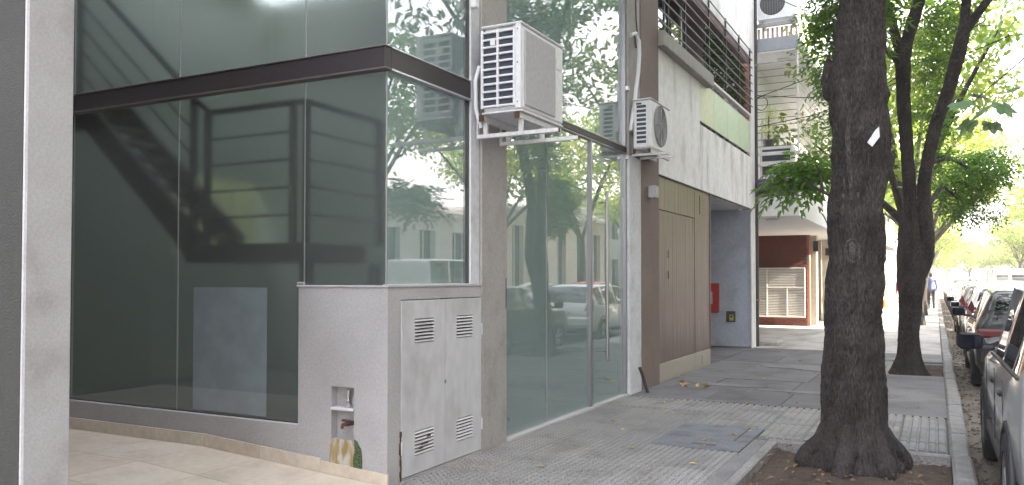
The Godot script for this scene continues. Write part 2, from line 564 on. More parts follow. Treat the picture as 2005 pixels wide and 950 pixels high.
func ribbed_tile(size: float, n: int) -> ArrayMesh:
	var st := stool()
	add_cbox(st, Vector3(0, -0.012, 0), Vector3(size, 0.024, size), 0.002)
	var p := size / n
	for i in n:
		var x := (i + 0.5) * p - size / 2
		var a := p * 0.42
		var b := p * 0.30
		var z := size / 2 - 0.004
		poly(st, [Vector3(x - b, 0.013, -z), Vector3(x + b, 0.013, -z), Vector3(x + b, 0.013, z), Vector3(x - b, 0.013, z)], Vector3.UP)
		for q in [-1, 1]:
			poly(st, [Vector3(x + q * a, 0, -z), Vector3(x + q * b, 0.013, -z), Vector3(x + q * b, 0.013, z), Vector3(x + q * a, 0, z)], Vector3(q, 0.2, 0))
			poly(st, [Vector3(x - a, 0, q * z), Vector3(x + a, 0, q * z), Vector3(x + b, 0.013, q * z), Vector3(x - b, 0.013, q * z)], Vector3(0, 0, q))
	return st.commit()


func pavement() -> void:
	var w := structure("pavement")
	part(w, "bedding", sheet(-3.52, -1.36, -60, 9.95, -0.026, 0.2), M.joint_dirt)
	part(w, "bedding", sheet(-1.36, 0.1, 7.86, 9.95, -0.026, 0.2), M.joint_dirt)
	part(w, "bedding", sheet(-1.36, 0.1, -60, 5.55, -0.026, 0.2), M.joint_dirt)
	part(w, "bedding", sheet(-3.52, -0.72, 9.951, 18.1, -0.026, 0.2), M.joint_dirt)
	part(w, "bedding", sheet(-0.72, 0.1, 9.951, 13.85, -0.026, 0.2), M.joint_dirt)
	part(w, "bedding", sheet(-0.72, 0.1, 15.95, 18.1, -0.026, 0.2), M.joint_dirt)
	part(w, "bedding", sheet(-9.0, 0.1, 18.1, 31.0, -0.026, 0.2), M.joint_dirt)
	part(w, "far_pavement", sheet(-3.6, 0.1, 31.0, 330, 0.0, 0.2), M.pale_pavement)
	part(w, "near_pavement", sheet(-3.5, 0.1, -60, 2.0, 0.0, 0.02), M.tile_0)
	var chk := checker_tile(0.394, 7)
	var rib := ribbed_tile(0.394, 5)
	var cover := Rect2(-2.32, 7.2, 0.80, 1.2)
	# studded tiles by the building, ribbed tiles by the kerb
	for i in 9:
		for j in 20:
			var l := -3.32 + i * 0.4
			var s := 2.2 + j * 0.4
			if s > 9.8:
				continue
			if l > -1.4 and s > 5.5 and s < 7.86:
				continue
			if cover.has_point(Vector2(l, s)):
				continue
			var ribs := (l > -2.2 and s > 8.3) or (l > -1.5) or s > 9.0
			var k := 0 if rng.randf() < 0.6 else (1 if rng.randf() < 0.6 else 2)
			part(w, "tile", rib if ribs else chk, M["tile_%d" % k], V(l, -0.011 + rng.randf_range(-0.002, 0.002), s), Vector3(rng.randf_range(-0.003, 0.003), 0, rng.randf_range(-0.003, 0.003)))
	# smooth bluish cover slabs let into the tiles
	for q in [[-2.32, -1.52, 7.2, 7.66], [-2.32, -1.66, 7.66, 8.4], [-1.66, -1.52, 7.66, 8.4]]:
		var c := part(w, "cover_slab", cbox(Vector3(q[1] - q[0] - 0.012, 0.03, q[3] - q[2] - 0.012), 0.003), M.cover_blue, V((q[0] + q[1]) / 2, -0.011, (q[2] + q[3]) / 2))
		if q[2] < 7.3 and q[0] < -2:
			c.set_meta("label", "bluish smooth cover slab with a grip slot")
			part(c, "grip_slot", cbox(Vector3(0.22, 0.006, 0.05), 0.002), M.joint_dirt, Vector3(0.05, 0.0145, 0.06))
	part(w, "slab", cbox(Vector3(0.126, 0.03, 2.28), 0.004), M.slab_3, V(-1.453, -0.0135, 6.70))
	# grey driveway slabs with patches
	var s0 := 9.96
	var row := 0
	while s0 < 18.0:
		var d: float = [1.1, 1.35, 1.2, 1.5, 1.25, 1.0, 0.72][row % 7]
		d = minf(d, 18.08 - s0)
		var l0 := -3.51
		var cols := [0.95, 0.92, 0.94] if row % 2 == 0 else [0.7, 1.1, 1.0]
		for cw in cols:
			var k: int = [0, 1, 0, 2, 3, 0, 1, 2][rng.randi() % 8]
			part(w, "slab", cbox(Vector3(cw - 0.008, 0.03, d - 0.008), 0.004), M["slab_%d" % k], V(l0 + cw / 2, -0.0145 + rng.randf_range(-0.003, 0.003), s0 + d / 2), Vector3(rng.randf_range(-0.003, 0.003), 0, rng.randf_range(-0.003, 0.003)))
			l0 += cw
		if s0 + d <= 13.9 or s0 > 15.9:
			part(w, "slab", cbox(Vector3(0.1 - l0 - 0.006, 0.03, d - 0.008), 0.004), M["slab_%d" % (2 + row % 2)], V((l0 + 0.1) / 2, -0.0145, s0 + d / 2))
		elif s0 < 13.85:
			part(w, "slab", cbox(Vector3(0.1 - l0 - 0.006, 0.03, 13.84 - s0), 0.004), M.slab_2, V((l0 + 0.1) / 2, -0.0145, (s0 + 13.85) / 2))
		s0 += d
		row += 1
	# worn patches of new cement, proud of the slabs
	for q in [[-1.75, 14.4, 0.75, 0.42, 3], [-2.6, 11.6, 0.5, 0.16, 3], [-1.5, 11.3, 0.55, 0.12, 3], [-0.4, 16.7, 0.5, 0.35, 3], [-2.45, 10.02, 0.42, 0.05, 3]]:
		var st := stool()
		var rim := []
		for a in 18:
			var t := TAU * a / 18
			var rr := 1.0 + 0.18 * sin(3 * t + q[0]) + rng.randf_range(-0.08, 0.08)
			rim.append(Vector3(cos(t) * q[2] * rr, 0, sin(t) * q[3] * rr))
		prism(st, rim, Vector3(0, 0.007, 0))
		part(w, "cement_patch", st, M["slab_%d" % q[4]], V(q[0], 0.001, q[1]))
	# pale pavement of the house beyond
	for i in 5:
		for j in 13:
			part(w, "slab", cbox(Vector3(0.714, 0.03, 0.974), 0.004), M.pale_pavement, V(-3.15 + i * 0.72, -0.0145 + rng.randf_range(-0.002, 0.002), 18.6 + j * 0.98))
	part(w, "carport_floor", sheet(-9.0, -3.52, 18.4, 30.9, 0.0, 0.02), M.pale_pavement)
	# ribbed run beside the far trunk
	# tree pits
	for q in [[-1.30, 0.10, 5.62, 7.76], [-0.66, 0.10, 13.93, 15.88]]:
		var pit := structure("tree_pit")
		var b := 0.085
		var cl: float = (q[0] + q[1]) / 2
		var cs: float = (q[2] + q[3]) / 2
		var soil := stool()
		var nn := 22
		var hgt := func(i: int, j: int) -> Vector3:
			var l: float = lerpf(q[0], q[1], i / float(nn))
			var s: float = lerpf(q[2], q[3], j / float(nn))
			var e: float = minf(minf(i, nn - i), minf(j, nn - j)) / float(nn)
			return V(l, -0.075 + minf(e * 3, 1) * 0.05 + 0.012 * sin(l * 17 + s * 5) * sin(s * 13 - l * 4) + 0.006 * sin(l * 41) * sin(s * 37), s)
		for i in nn:
			for j in nn:
				var p0: Vector3 = hgt.call(i, j)
				var p1: Vector3 = hgt.call(i + 1, j)
				var p2: Vector3 = hgt.call(i + 1, j + 1)
				var p3: Vector3 = hgt.call(i, j + 1)
				poly(soil, [p0, p1, p2], Vector3.UP)
				poly(soil, [p0, p2, p3], Vector3.UP)
		part(pit, "soil", soil, M.soil)
		part(pit, "border", cbox(Vector3(q[1] - q[0] + b, 0.12, b), 0.012), M.kerb_stone, V(cl - b / 2, -0.045, q[3] + b / 2))
		part(pit, "border", cbox(Vector3(q[1] - q[0] + b, 0.12, b), 0.012), M.kerb_stone, V(cl - b / 2, -0.045, q[2] - b / 2))
		part(pit, "border", cbox(Vector3(b, 0.12, q[3] - q[2] - 0.002), 0.012), M.kerb_stone, V(q[0] - b / 2, -0.045, cs))
	# porch: flat tiles by the back, a ramp down to the pavement
	var porch := structure("porch_floor")
	var ramp := func(l: float) -> float:
		return clampf((-3.50 - l) / 1.85, 0.0, 1.0) * 0.118 + 0.004
	var bed := stool()
	prism(bed, [V(-9, -0.05, 2.4), V(-3.50, -0.05, 2.4), V(-3.50, -0.008, 2.4), V(-5.35, 0.108, 2.4), V(-9, 0.108, 2.4)], Vector3(0, 0, -2.44))
	part(porch, "bedding", bed, M.grout)
	var ls := [-3.50, -4.12, -4.735, -5.35, -5.95, -6.55, -7.15, -7.75, -8.35, -8.95]
	var ss := [2.41, 3.01, 3.61, 4.21, 4.815]
	for i in ls.size() - 1:
		for j in ss.size() - 1:
			var la: float = ls[i] - 0.002
			var lb: float = ls[i + 1] + 0.002
			var sa: float = ss[j] + 0.002
			var sb: float = ss[j + 1] - 0.002
			var st := stool()
			var ya: float = ramp.call(la)
			var yb: float = ramp.call(lb)
			prism(st, [V(la, ya - 0.01, sa), V(lb, yb - 0.01, sa), V(lb, yb, sa), V(la, ya, sa)], Vector3(0, 0, -(sb - sa)))
			part(porch, "floor_tile", st, M.porch_tile if (i * 3 + j * 5) % 4 else M.porch_tile_pale)
	for i in ls.size() - 1:
		var la: float = ls[i] - 0.002
		var lb: float = ls[i + 1] + 0.002
		var ya: float = ramp.call(la)
		var yb: float = ramp.call(lb)
		var st := stool()
		var hh := 0.10 if i > 0 else 0.085
		prism(st, [V(la, ya - 0.005, 4.818), V(lb, yb - 0.005, 4.818), V(lb, yb + hh, 4.818), V(la, ya + hh, 4.818)], Vector3(0, 0, -0.018))
		part(porch, "skirting_tile", st, M.porch_tile_pale if i % 2 else M.porch_tile)


# ------------------------------------------------------------------ the office building with the frosted glass
func pane(b: Node3D, lo: Vector3, hi: Vector3, label := "") -> void:
	# thin along the axis in which lo and hi hardly differ; the film lies on the inner side
	var g := bx(b, "glass_pane", M.clear_glass, lo, hi, 0.0)
	if label:
		g.set_meta("label", label)
	var size := (hi - lo).abs()
	var c := Vector3.ZERO
	var fs := size
	var film: Material = M.frosted_film
	if size.z < size.x:
		c.z = -(size.z / 2 + 0.004)
		fs.z = 0.003
	else:
		c.x = -(size.x / 2 + 0.004)
		fs.x = 0.003
		film = M.street_film
	var st := BoxMesh.new()
	st.size = fs
	part(g, "frosted_film", st, film, c)


func office_building() -> void:
	var b := thing("office_building", "grey concrete office front with frosted glass walls around a tiled porch", "building", V(-3.52, 0, 6.0))
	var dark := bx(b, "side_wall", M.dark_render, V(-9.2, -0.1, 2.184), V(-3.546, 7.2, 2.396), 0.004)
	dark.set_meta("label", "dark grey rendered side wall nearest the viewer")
	bx(b, "pillar", M.pillar_concrete, V(-3.545, -0.1, 2.18), V(-3.518, 7.2, 2.40), 0.007)
	# low wall with the tap niche
	var st := stool()
	var o := b.position
	for q in [[-4.36, -4.035, -0.05, 1.43, 4.84, 4.97], [-3.82, -3.52, -0.05, 1.43, 4.84, 4.97], [-4.035, -3.82, 0.69, 1.43, 4.84, 4.97], [-4.035, -3.82, -0.05, 0.30, 4.84, 4.97], [-4.035, -3.82, 0.30, 0.69, 4.91, 4.97], [-4.36, -3.95, -0.05, 1.43, 4.97, 6.205], [-3.95, -3.56, -0.05, 1.43, 4.97, 5.0], [-3.95, -3.56, 1.34, 1.43, 5.0, 6.205], [-3.95, -3.56, -0.05, 0.012, 5.0, 6.205], [-3.56, -3.52, -0.05, 1.43, 4.97, 5.0], [-3.56, -3.52, 1.34, 1.43, 5.0, 6.205], [-3.56, -3.52, -0.05, 0.012, 5.0, 6.205]]:
		add_cbox(st, V((q[0] + q[1]) / 2, (q[2] + q[3]) / 2, (q[4] + q[5]) / 2) - o, Vector3(q[1] - q[0], q[3] - q[2], q[5] - q[4]), 0.0)
	part(b, "low_wall", st, M.concrete)
	bx(b, "coping", M.concrete, V(-4.38, 1.431, 4.832), V(-3.512, 1.447, 6.20), 0.004)
	bx(b, "niche_shelf", M.jamb_paint, V(-4.034, 0.515, 4.825), V(-3.821, 0.535, 4.909), 0.004)
	bx(b, "plinth", M.concrete, V(-9.2, -0.05, 4.842), V(-4.361, 0.378, 5.02), 0.006)
	bx(b, "plinth_strip", M.beam_brown, V(-9.2, 0.379, 4.872), V(-4.362, 0.386, 4.90), 0.001)
	# lime-stained block under the tap with algae along its right side
	var ls := stool()
	prism(ls, [V(-4.045, 0.10, 4.84) - o, V(-3.80, 0.075, 4.84) - o, V(-3.795, 0.20, 4.84) - o, V(-3.83, 0.305, 4.84) - o, V(-4.03, 0.305, 4.84) - o], Vector3(0, 0, 0.012))
	part(b, "lime_stain", ls, M.lime_scale)
	var al := stool()
	prism(al, [V(-3.815, 0.075, 4.84) - o, V(-3.745, 0.068, 4.84) - o, V(-3.742, 0.16, 4.84) - o, V(-3.75, 0.24, 4.84) - o, V(-3.79, 0.30, 4.84) - o, V(-3.812, 0.31, 4.84) - o, V(-3.80, 0.24, 4.84) - o, V(-3.818, 0.17, 4.84) - o], Vector3(0, 0, 0.014))
	part(b, "algae_patch", al, M.algae)
	# meter cabinet doors
	for q in [[5.006, 5.609], [5.614, 6.201]]:
		var a: float = q[0] + 0.175
		var e: float = a + 0.262
		var ds := stool()
		var mid := V(-3.52, 0.68, (q[0] + q[1]) / 2)
		for f in [[0.02, 1.333, q[0], a], [0.02, 1.333, e, q[1]], [0.02, 0.155, a, e], [0.34, 1.006, a, e], [1.19, 1.333, a, e]]:
			add_cbox(ds, V(-3.519, (f[0] + f[1]) / 2, (f[2] + f[3]) / 2) - mid, Vector3(0.01, f[1] - f[0], f[3] - f[2]), 0.0)
		var d := part(b, "cabinet_door", ds, M.metal_door_paint, mid - o)
		for v in [[1.006, 1.19], [0.155, 0.34]]:
			for k in 7:
				var y: float = lerpf(v[0], v[1], (k + 0.5) / 7.0)
				var sl := bx(d, "louvre", M.metal_door_paint, V(-3.5255, y - 0.0095, a - 0.004), V(-3.5225, y + 0.0095, e + 0.004), 0.001)
				sl.position.x += 0.008
				sl.rotation.z = 0.75
		for y in [1.06, 0.24]:
			var hs: float = q[0] - 0.002 if q[0] < 5.3 else q[1] + 0.002
			bx(d, "hinge", M.metal_door_paint, V(-3.513, y - 0.05, hs - 0.008), V(-3.502, y + 0.05, hs + 0.008), 0.003)
	bx(b, "lock", M.iron_grey, V(-3.5135, 0.655, 5.60), V(-3.505, 0.685, 5.618), 0.003)
	var ru := stool()
	for k in 9:
		var y := 0.01 + k * 0.042
		add_cbox(ru, V(-3.514, y, 4.999 + rng.randf_range(-0.006, 0.006)) - o, Vector3(0.006, 0.045, rng.randf_range(0.012, 0.032)), 0.003)
	part(b, "rust_flake", ru, M.rust)
	for q in [[0.232, 5.30, 0.10], [0.205, 5.25, 0.06], [0.282, 5.36, 0.05]]:
		bx(b, "rust_streak", M.rust, V(-3.5045, q[0] - 0.007, q[1] - q[2] / 2), V(-3.5025, q[0] + 0.006, q[1] + q[2] / 2), 0.001)
	# left glass wall, facing the porch
	var js := [-3.572, -4.345, -5.747, -7.15, -9.15]
	for i in 4:
		pane(b, V(js[i + 1] + 0.004, 1.449 if i == 0 else 0.388, 4.89), V(js[i] - 0.004, 3.03, 4.88))
		pane(b, V(js[i + 1] + 0.004, 3.20, 4.89), V(js[i] - 0.004, 6.2, 4.88))
		if i > 0:
			bx(b, "silicone_joint", M.joint_grey, V(js[i] - 0.002, 0.388 if i > 1 else 1.449, 4.889), V(js[i] + 0.002, 6.2, 4.881), 0.0)
	bx(b, "glass_clip", M.aluminium, V(-4.40, 1.448, 4.86), V(-4.33, 1.47, 4.879), 0.003)
	bx(b, "silicone_joint", M.joint_grey, V(-3.569, 1.449, 4.8765), V(-3.562, 3.02, 4.8835), 0.0)
	bx(b, "silicone_joint", M.joint_grey, V(-3.569, 3.20, 4.8765), V(-3.562, 6.2, 4.8835), 0.0)
	# corner glass facing the street
	pane(b, V(-3.572, 1.457, 4.892), V(-3.562, 3.03, 6.022))
	pane(b, V(-3.572, 3.20, 4.892), V(-3.562, 6.2, 6.022))
	bx(b, "glass_sill", M.aluminium, V(-3.60, 1.4475, 4.885), V(-3.535, 1.456, 6.03), 0.002)
	# brown beam round the corner with bright edge strips
	bx(b, "beam", M.beam_brown, V(-9.2, 3.037, 4.80), V(-3.522, 3.186, 4.876), 0.004)
	bx(b, "beam", M.beam_brown, V(-3.5605, 3.037, 4.8762), V(-3.522, 3.186, 6.03), 0.004)
	bx(b, "beam_edge", M.edge_brown, V(-9.2, 3.1862, 4.792), V(-3.514, 3.196, 4.878), 0.002)
	bx(b, "beam_edge", M.aluminium, V(-3.562, 3.1862, 4.8782), V(-3.514, 3.196, 6.03), 0.002)
	bx(b, "beam_edge", M.edge_brown, V(-9.2, 3.022, 4.796), V(-3.514, 3.0368, 4.878), 0.002)
	bx(b, "beam_edge", M.aluminium, V(-3.562, 3.022, 4.8782), V(-3.514, 3.0368, 6.03), 0.002)
	bx(b, "frame_post", M.iron_dark, V(-3.60, 1.448, 6.0305), V(-3.545, 6.2, 6.042), 0.002)
	bx(b, "trim_strip", M.jamb_paint, V(-3.70, 1.448, 6.0425), V(-3.53, 6.2, 6.2), 0.006)
	bx(b, "column", M.column_concrete, V(-3.95, -0.05, 6.2065), V(-3.516, 6.2, 6.69), 0.012)
	bx(b, "paint_mark", M.purple_paint, V(-3.5158, 1.22, 6.655), V(-3.5148, 1.50, 6.676), 0.0)
	bx(b, "sensor_box", M.ac_white, V(-3.53, 3.83, 6.03), V(-3.47, 3.90, 6.08), 0.006)
	# entrance glass
	bx(b, "threshold", M.concrete, V(-3.72, -0.05, 6.6905), V(-3.50, 0.022, 10.03), 0.006)
	pane(b, V(-3.565, 0.026, 6.695), V(-3.555, 3.105, 7.642))
	pane(b, V(-3.565, 0.026, 7.650), V(-3.555, 3.105, 8.79))
	pane(b, V(-3.565, 0.026, 8.86), V(-3.555, 3.105, 9.98))
	bx(b, "sticker", M.teal, V(-3.5545, 0.165, 6.775), V(-3.5535, 0.20, 6.80), 0.0)
	bx(b, "silicone_joint", M.far_grey, V(-3.564, 0.026, 7.643), V(-3.556, 3.105, 7.649), 0.0)
	var door := bx(b, "door_stile", M.stile_steel, V(-3.58, 0.024, 8.80), V(-3.53, 3.10, 8.85), 0.006)
	door.set_meta("label", "grey steel stile of the glass entrance door")
	var hd := part(b, "door_handle", tube_mesh([V(-3.45, 0.53, 9.11) - o, V(-3.45, 2.53, 9.11) - o], 0.02, 16), M.steel)
	for y in [0.64, 2.40]:
		part(hd, "handle_mount", tube_mesh([V(-3.45, y, 9.11) - o, V(-3.553, y, 9.11) - o], 0.011, 10), M.steel)
	bx(b, "door_head", M.stile_steel, V(-3.60, 3.107, 6.695), V(-3.53, 3.122, 9.98), 0.002)
	bx(b, "transom", M.beam_brown, V(-3.61, 3.1225, 6.695), V(-3.522, 3.186, 10.02), 0.004)
	bx(b, "transom_edge", M.aluminium, V(-3.60, 3.1865, 6.695), V(-3.514, 3.197, 10.02), 0.002)
	pane(b, V(-3.575, 3.20, 6.695), V(-3.565, 6.2, 8.34))
	pane(b, V(-3.575, 3.20, 8.35), V(-3.565, 6.2, 9.98))
	bx(b, "frame_post", M.stile_steel, V(-3.61, 0.024, 9.985), V(-3.525, 6.2, 10.025), 0.003)
	for y in [3.95, 3.06]:
		bx(b, "clamp", M.aluminium, V(-3.5245, y - 0.03, 9.975), V(-3.48, y + 0.03, 10.02), 0.006)
	bx(b, "door_jamb", M.jamb_paint, V(-3.9, -0.05, 10.03), V(-3.49, 3.10, 10.50), 0.014)
	bx(b, "upper_jamb", M.column_concrete, V(-3.9, 3.101, 10.03), V(-3.50, 9.0, 10.50), 0.008)
	# upper slab, parapet and the room behind
	# an opening added in the roof, over the back, to light the room
	for q in [[-10.3, -3.45, 4.70, 7.2], [-10.3, -3.45, 9.7, 10.028], [-10.3, -9.8, 7.2005, 9.6995], [-8.4, -3.45, 7.2005, 9.6995]]:
		bx(b, "roof_slab", M.concrete, V(q[0], 6.201, q[2]), V(q[1], 6.6, q[3]), 0.0)
	bx(b, "parapet", M.concrete, V(-3.75, 6.601, 4.71), V(-3.46, 9.0, 10.026), 0.01)
	bx(b, "room_floor", M.room_dark, V(-10.0, -0.05, 5.03), V(-3.73, 0.02, 10.40), 0.0)
	bx(b, "party_wall", M.room_paint, V(-10.3, -0.05, 10.41), V(-3.91, 6.2, 10.60), 0.0)
	bx(b, "back_wall", M.room_paint, V(-10.3, -0.05, 4.9), V(-10.05, 6.2, 8.5), 0.0)
	bx(b, "back_wall", M.room_paint, V(-10.3, -0.05, 8.501), V(-10.05, 1.9, 10.40), 0.0)
	bx(b, "back_wall", M.room_paint, V(-10.3, 3.1, 8.501), V(-10.05, 6.2, 10.40), 0.0)
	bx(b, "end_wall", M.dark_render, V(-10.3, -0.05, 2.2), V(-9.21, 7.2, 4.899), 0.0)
	for q in [[-12.5, -12.3, 4.0, 12.0], [-12.29, -10.31, 11.8, 12.0], [-12.29, -10.31, 6.2, 6.4]]:
		bx(b, "yard_wall", M.yard_paint, V(q[0], -0.05, q[2]), V(q[1], 5.0, q[3]), 0.0)


func staircase_inside() -> void:
	var t := thing("staircase", "dark steel staircase with a railed landing, seen blurred through the frosted glass", "staircase", V(-5.0, 0.02, 5.6))
	var o := t.position
	bx(t, "landing", M.stair_steel, V(-6.42, 1.65, 5.56), V(-4.95, 1.82, 6.45), 0.01)
	for s in [5.56, 6.10]:
		var st := stool()
		prism(st, [V(-6.30, 1.65, s) - o, V(-6.42, 1.65, s) - o, V(-6.55, 1.82, s) - o, V(-8.15, 3.22, s) - o, V(-9.0, 3.22, s) - o, V(-9.0, 3.45, s) - o, V(-8.05, 3.45, s) - o, V(-6.30, 1.95, s) - o], Vector3(0, 0, -0.08))
		part(t, "stringer", st, M.stair_steel)
	for k in 9:
		bx(t, "tread", M.tread_wood, V(-6.42 - k * 0.185, 1.90 + k * 0.17, 5.645), V(-6.68 - k * 0.185, 1.94 + k * 0.17, 6.095), 0.004)
	for k in 2:
		bx(t, "leg", M.stair_steel, V(-5.06, 0.02, 5.62 + k), V(-4.97, 1.649, 5.71 + k), 0.004)
	var posts := [[-6.36, 5.58, 1.82, 3.24], [-6.17, 5.58, 1.82, 3.08], [-5.10, 5.58, 1.82, 3.08], [-4.98, 5.62, 1.82, 3.08], [-4.98, 6.70, 1.82, 3.08], [-8.10, 5.58, 3.45, 4.75]]
	for p in posts:
		bx(t, "post", M.stair_steel, V(p[0] - 0.028, p[2], p[1] - 0.028), V(p[0] + 0.028, p[3], p[1] + 0.028), 0.004)
	var rail := func(a: Vector3, c: Vector3, r: float) -> void:
		part(t, "rail", tube_mesh([a - o, c - o], r, 8), M.stair_steel)
	rail.call(V(-6.17, 3.08, 5.58), V(-5.10, 3.08, 5.58), 0.028)
	rail.call(V(-4.98, 3.08, 5.60), V(-4.98, 3.08, 6.70), 0.028)
	rail.call(V(-5.10, 3.08, 5.58), V(-4.98, 3.08, 5.60), 0.026)
	rail.call(V(-6.36, 3.24, 5.58), V(-6.17, 3.10, 5.58), 0.026)
	rail.call(V(-6.36, 3.26, 5.58), V(-8.10, 4.80, 5.58), 0.03)
	for k in 4:
		var y := 2.07 + k * 0.25
		rail.call(V(-6.17, y, 5.58), V(-5.10, y, 5.58), 0.011)
		rail.call(V(-4.98, y, 5.62), V(-4.98, y, 6.70), 0.011)
		rail.call(V(-6.36, y + 0.1, 5.58), V(-8.10, y + 1.64, 5.58), 0.011)
	var w := thing("paper_sheet", "large pale sheet of paper stuck behind the frosted glass below the stair landing", "paper", V(-5.1, 0.40, 4.89))
	bx(w, "sheet", M.board_white, V(-5.56, 0.40, 4.8905), V(-4.735, 1.425, 4.8915), 0.0)


# ------------------------------------------------------------------ neighbour with the garage
func white_building() -> void:
	var b := thing("white_building", "white rendered building with a brown garage front and barred balcony beyond the glass office", "building", V(-3.52, 0, 14.5))
	var o := b.position
	bx(b, "brown_pier", M.brown_render, V(-3.95, -0.05, 10.505), V(-3.49, 9.5, 11.30), 0.008)
	# garage front: planks, kick plate, vent
	bx(b, "garage_backing", M.plank_3, V(-3.72, -0.05, 11.302), V(-3.60, 3.0, 14.42), 0.0)
	var s := 11.31
	var k := 0
	while s < 13.42:
		var w := minf(0.106, 13.425 - s)
		bx(b, "plank", M["plank_%d" % [0, 1, 0, 2, 3, 0, 2, 1][rng.randi() % 8]], V(-3.599, 0.262, s), V(-3.548 + rng.randf_range(-0.001, 0.001), 2.492, s + w - 0.0015), 0.0015)
		bx(b, "plank", M["plank_%d" % [0, 1, 0, 2, 3, 0, 2, 1][rng.randi() % 8]], V(-3.599, 2.502, s), V(-3.545 + rng.randf_range(-0.001, 0.001), 2.985, s + w - 0.0015), 0.0015)
		s += w
	s = 13.437
	while s < 14.41:
		var w := minf(0.1075, 14.415 - s)
		bx(b, "plank", M["plank_%d" % [0, 1, 0, 2, 3][rng.randi() % 5]], V(-3.599, 0.262, s), V(-3.542 + rng.randf_range(-0.001, 0.001), 2.985, s + w - 0.0015), 0.0015)
		s += w
	bx(b, "kick_plate", M.kick_plate, V(-3.60, -0.02, 11.305), V(-3.536, 0.258, 13.425), 0.004)
	bx(b, "kick_plate", M.kick_plate, V(-3.60, -0.02, 13.437), V(-3.53, 0.258, 14.415), 0.004)
	bx(b, "end_board", M.plank_3, V(-3.60, -0.02, 14.4155), V(-3.528, 2.985, 14.45), 0.003)
	bx(b, "kick_fitting", M.kick_plate, V(-3.5299, 0.06, 13.80), V(-3.515, 0.20, 13.90), 0.004)
	for q in [[11.95, 1.86], [11.95, 1.55]]:
		bx(b, "door_plate", M.plank_2, V(-3.546, q[1] - 0.06, q[0] - 0.03), V(-3.535, q[1] + 0.06, q[0] + 0.03), 0.003)
	var vent := bx(b, "vent", M.plank_3, V(-3.5415, 2.585, 13.75), V(-3.540, 2.905, 14.09), 0.0)
	for i in 9:
		bx(vent, "vent_slat", M.plank_0, V(-3.5399, 2.59 + i * 0.035, 13.745), V(-3.530, 2.612 + i * 0.035, 14.095), 0.003)
	# passage beyond the garage front
	var wall := bx(b, "passage_wall", M.blue_grey_wall, V(-6.6, -0.05, 18.22), V(-3.541, 3.0, 18.42), 0.0)
	wall.set_meta("label", "blue-grey passage side wall with the red cabinet")
	bx(b, "passage_wall", M.dark_render, V(-6.8, -0.05, 14.42), V(-6.601, 3.0, 18.42), 0.0)
	bx(b, "passage_wall", M.blue_grey_wall, V(-6.6, -0.05, 14.2), V(-3.73, 3.0, 14.40), 0.0)
	bx(b, "passage_floor", M.slab_0, V(-6.6, -0.05, 14.46), V(-3.522, 0.003, 18.215), 0.0)
	bx(b, "pilaster", M.white_render, V(-3.54, -0.05, 18.0), V(-3.51, 9.5, 18.44), 0.006)
	# white band above the garage with the sill, the pale panels and the barred balcony
	bx(b, "upper_wall", M.white_render, V(-3.80, 3.0, 11.303), V(-3.515, 4.832, 13.70), 0.004)
	bx(b, "upper_wall", M.white_stained, V(-3.80, 3.0, 13.7005), V(-3.515, 4.115, 17.999), 0.004)
	bx(b, "soffit", M.white_render, V(-6.8, 3.001, 11.303), V(-3.801, 3.2, 18.42), 0.0)
	bx(b, "lintel_edge", M.iron_grey, V(-3.56, 2.9865, 11.303), V(-3.50, 2.9995, 17.999), 0.002)
	bx(b, "panel_backing", M.sill_concrete, V(-3.80, 4.116, 13.702), V(-3.62, 5.0, 17.998), 0.0)
	s = 13.71
	for i in 4:
		var w := 1.068
		var p := bx(b, "balcony_panel", M.panel_cream if i == 0 else M.green_panel, V(-3.545, 4.19, s), V(-3.53, 4.885, s + w - 0.012), 0.003)
		if i == 0:
			p.set_meta("label", "cream balcony panel nearest the sill")
		for q in 2:
			bx(p, "panel_bracket", M.iron_grey, V(-3.62, 4.13, s + 0.15 + q * 0.7), V(-3.546, 4.20, s + 0.19 + q * 0.7), 0.003)
		s += w
	bx(b, "panel_rail", M.white_paint, V(-3.60, 4.995, 14.26), V(-3.50, 5.045, 17.998), 0.004)
	bx(b, "sill", M.sill_concrete, V(-3.80, 4.833, 11.303), V(-3.40, 5.055, 14.25), 0.012)
	bx(b, "balcony_floor", M.sill_concrete, V(-5.2, 4.90, 11.303), V(-3.801, 5.0, 17.998), 0.0)
	for i in 8:
		part(b, "balcony_bar", tube_mesh([V(-3.47, 5.20 + i * 0.168, 11.305) - o, V(-3.47, 5.20 + i * 0.168, 17.99) - o], 0.013, 8), M.iron_grey)
	for q in [11.6, 12.75, 14.3, 15.6, 16.8, 17.9]:
		bx(b, "balcony_post", M.iron_dark, V(-3.515, 5.045 if q > 14.25 else 5.056, q - 0.02), V(-3.487, 6.45, q + 0.02), 0.003)
	bx(b, "upper_wall", M.white_render, V(-3.9, 6.25, 11.303), V(-3.515, 9.5, 17.999), 0.006)
	bx(b, "soffit", M.soffit_brown, V(-5.2, 6.16, 11.303), V(-3.53, 6.249, 17.998), 0.0)
	bx(b, "balcony_back", M.brown_render, V(-5.3, 5.001, 11.303), V(-5.1, 6.159, 17.998), 0.0)
	bx(b, "balcony_back", M.mauve_paint, V(-5.0, 5.001, 14.0), V(-4.6, 6.159, 14.3), 0.0)
	# window with a drawn curtain behind the bars
	var win := bx(b, "balcony_window", M.window_glass, V(-3.86, 5.06, 11.32), V(-3.85, 6.155, 13.75), 0.0)
	for q in [11.32, 12.1, 12.95, 13.72]:
		bx(win, "window_frame", M.ac_white if q > 13 else M.iron_dark, V(-3.88, 5.06, q), V(-3.83, 6.155, q + 0.05), 0.003)
	var cur := stool()
	var pts := []
	for i in 60:
		pts.append(V(-4.0 + 0.035 * sin(i * 1.3), 5.06, 11.35 + i * 0.04) - o)
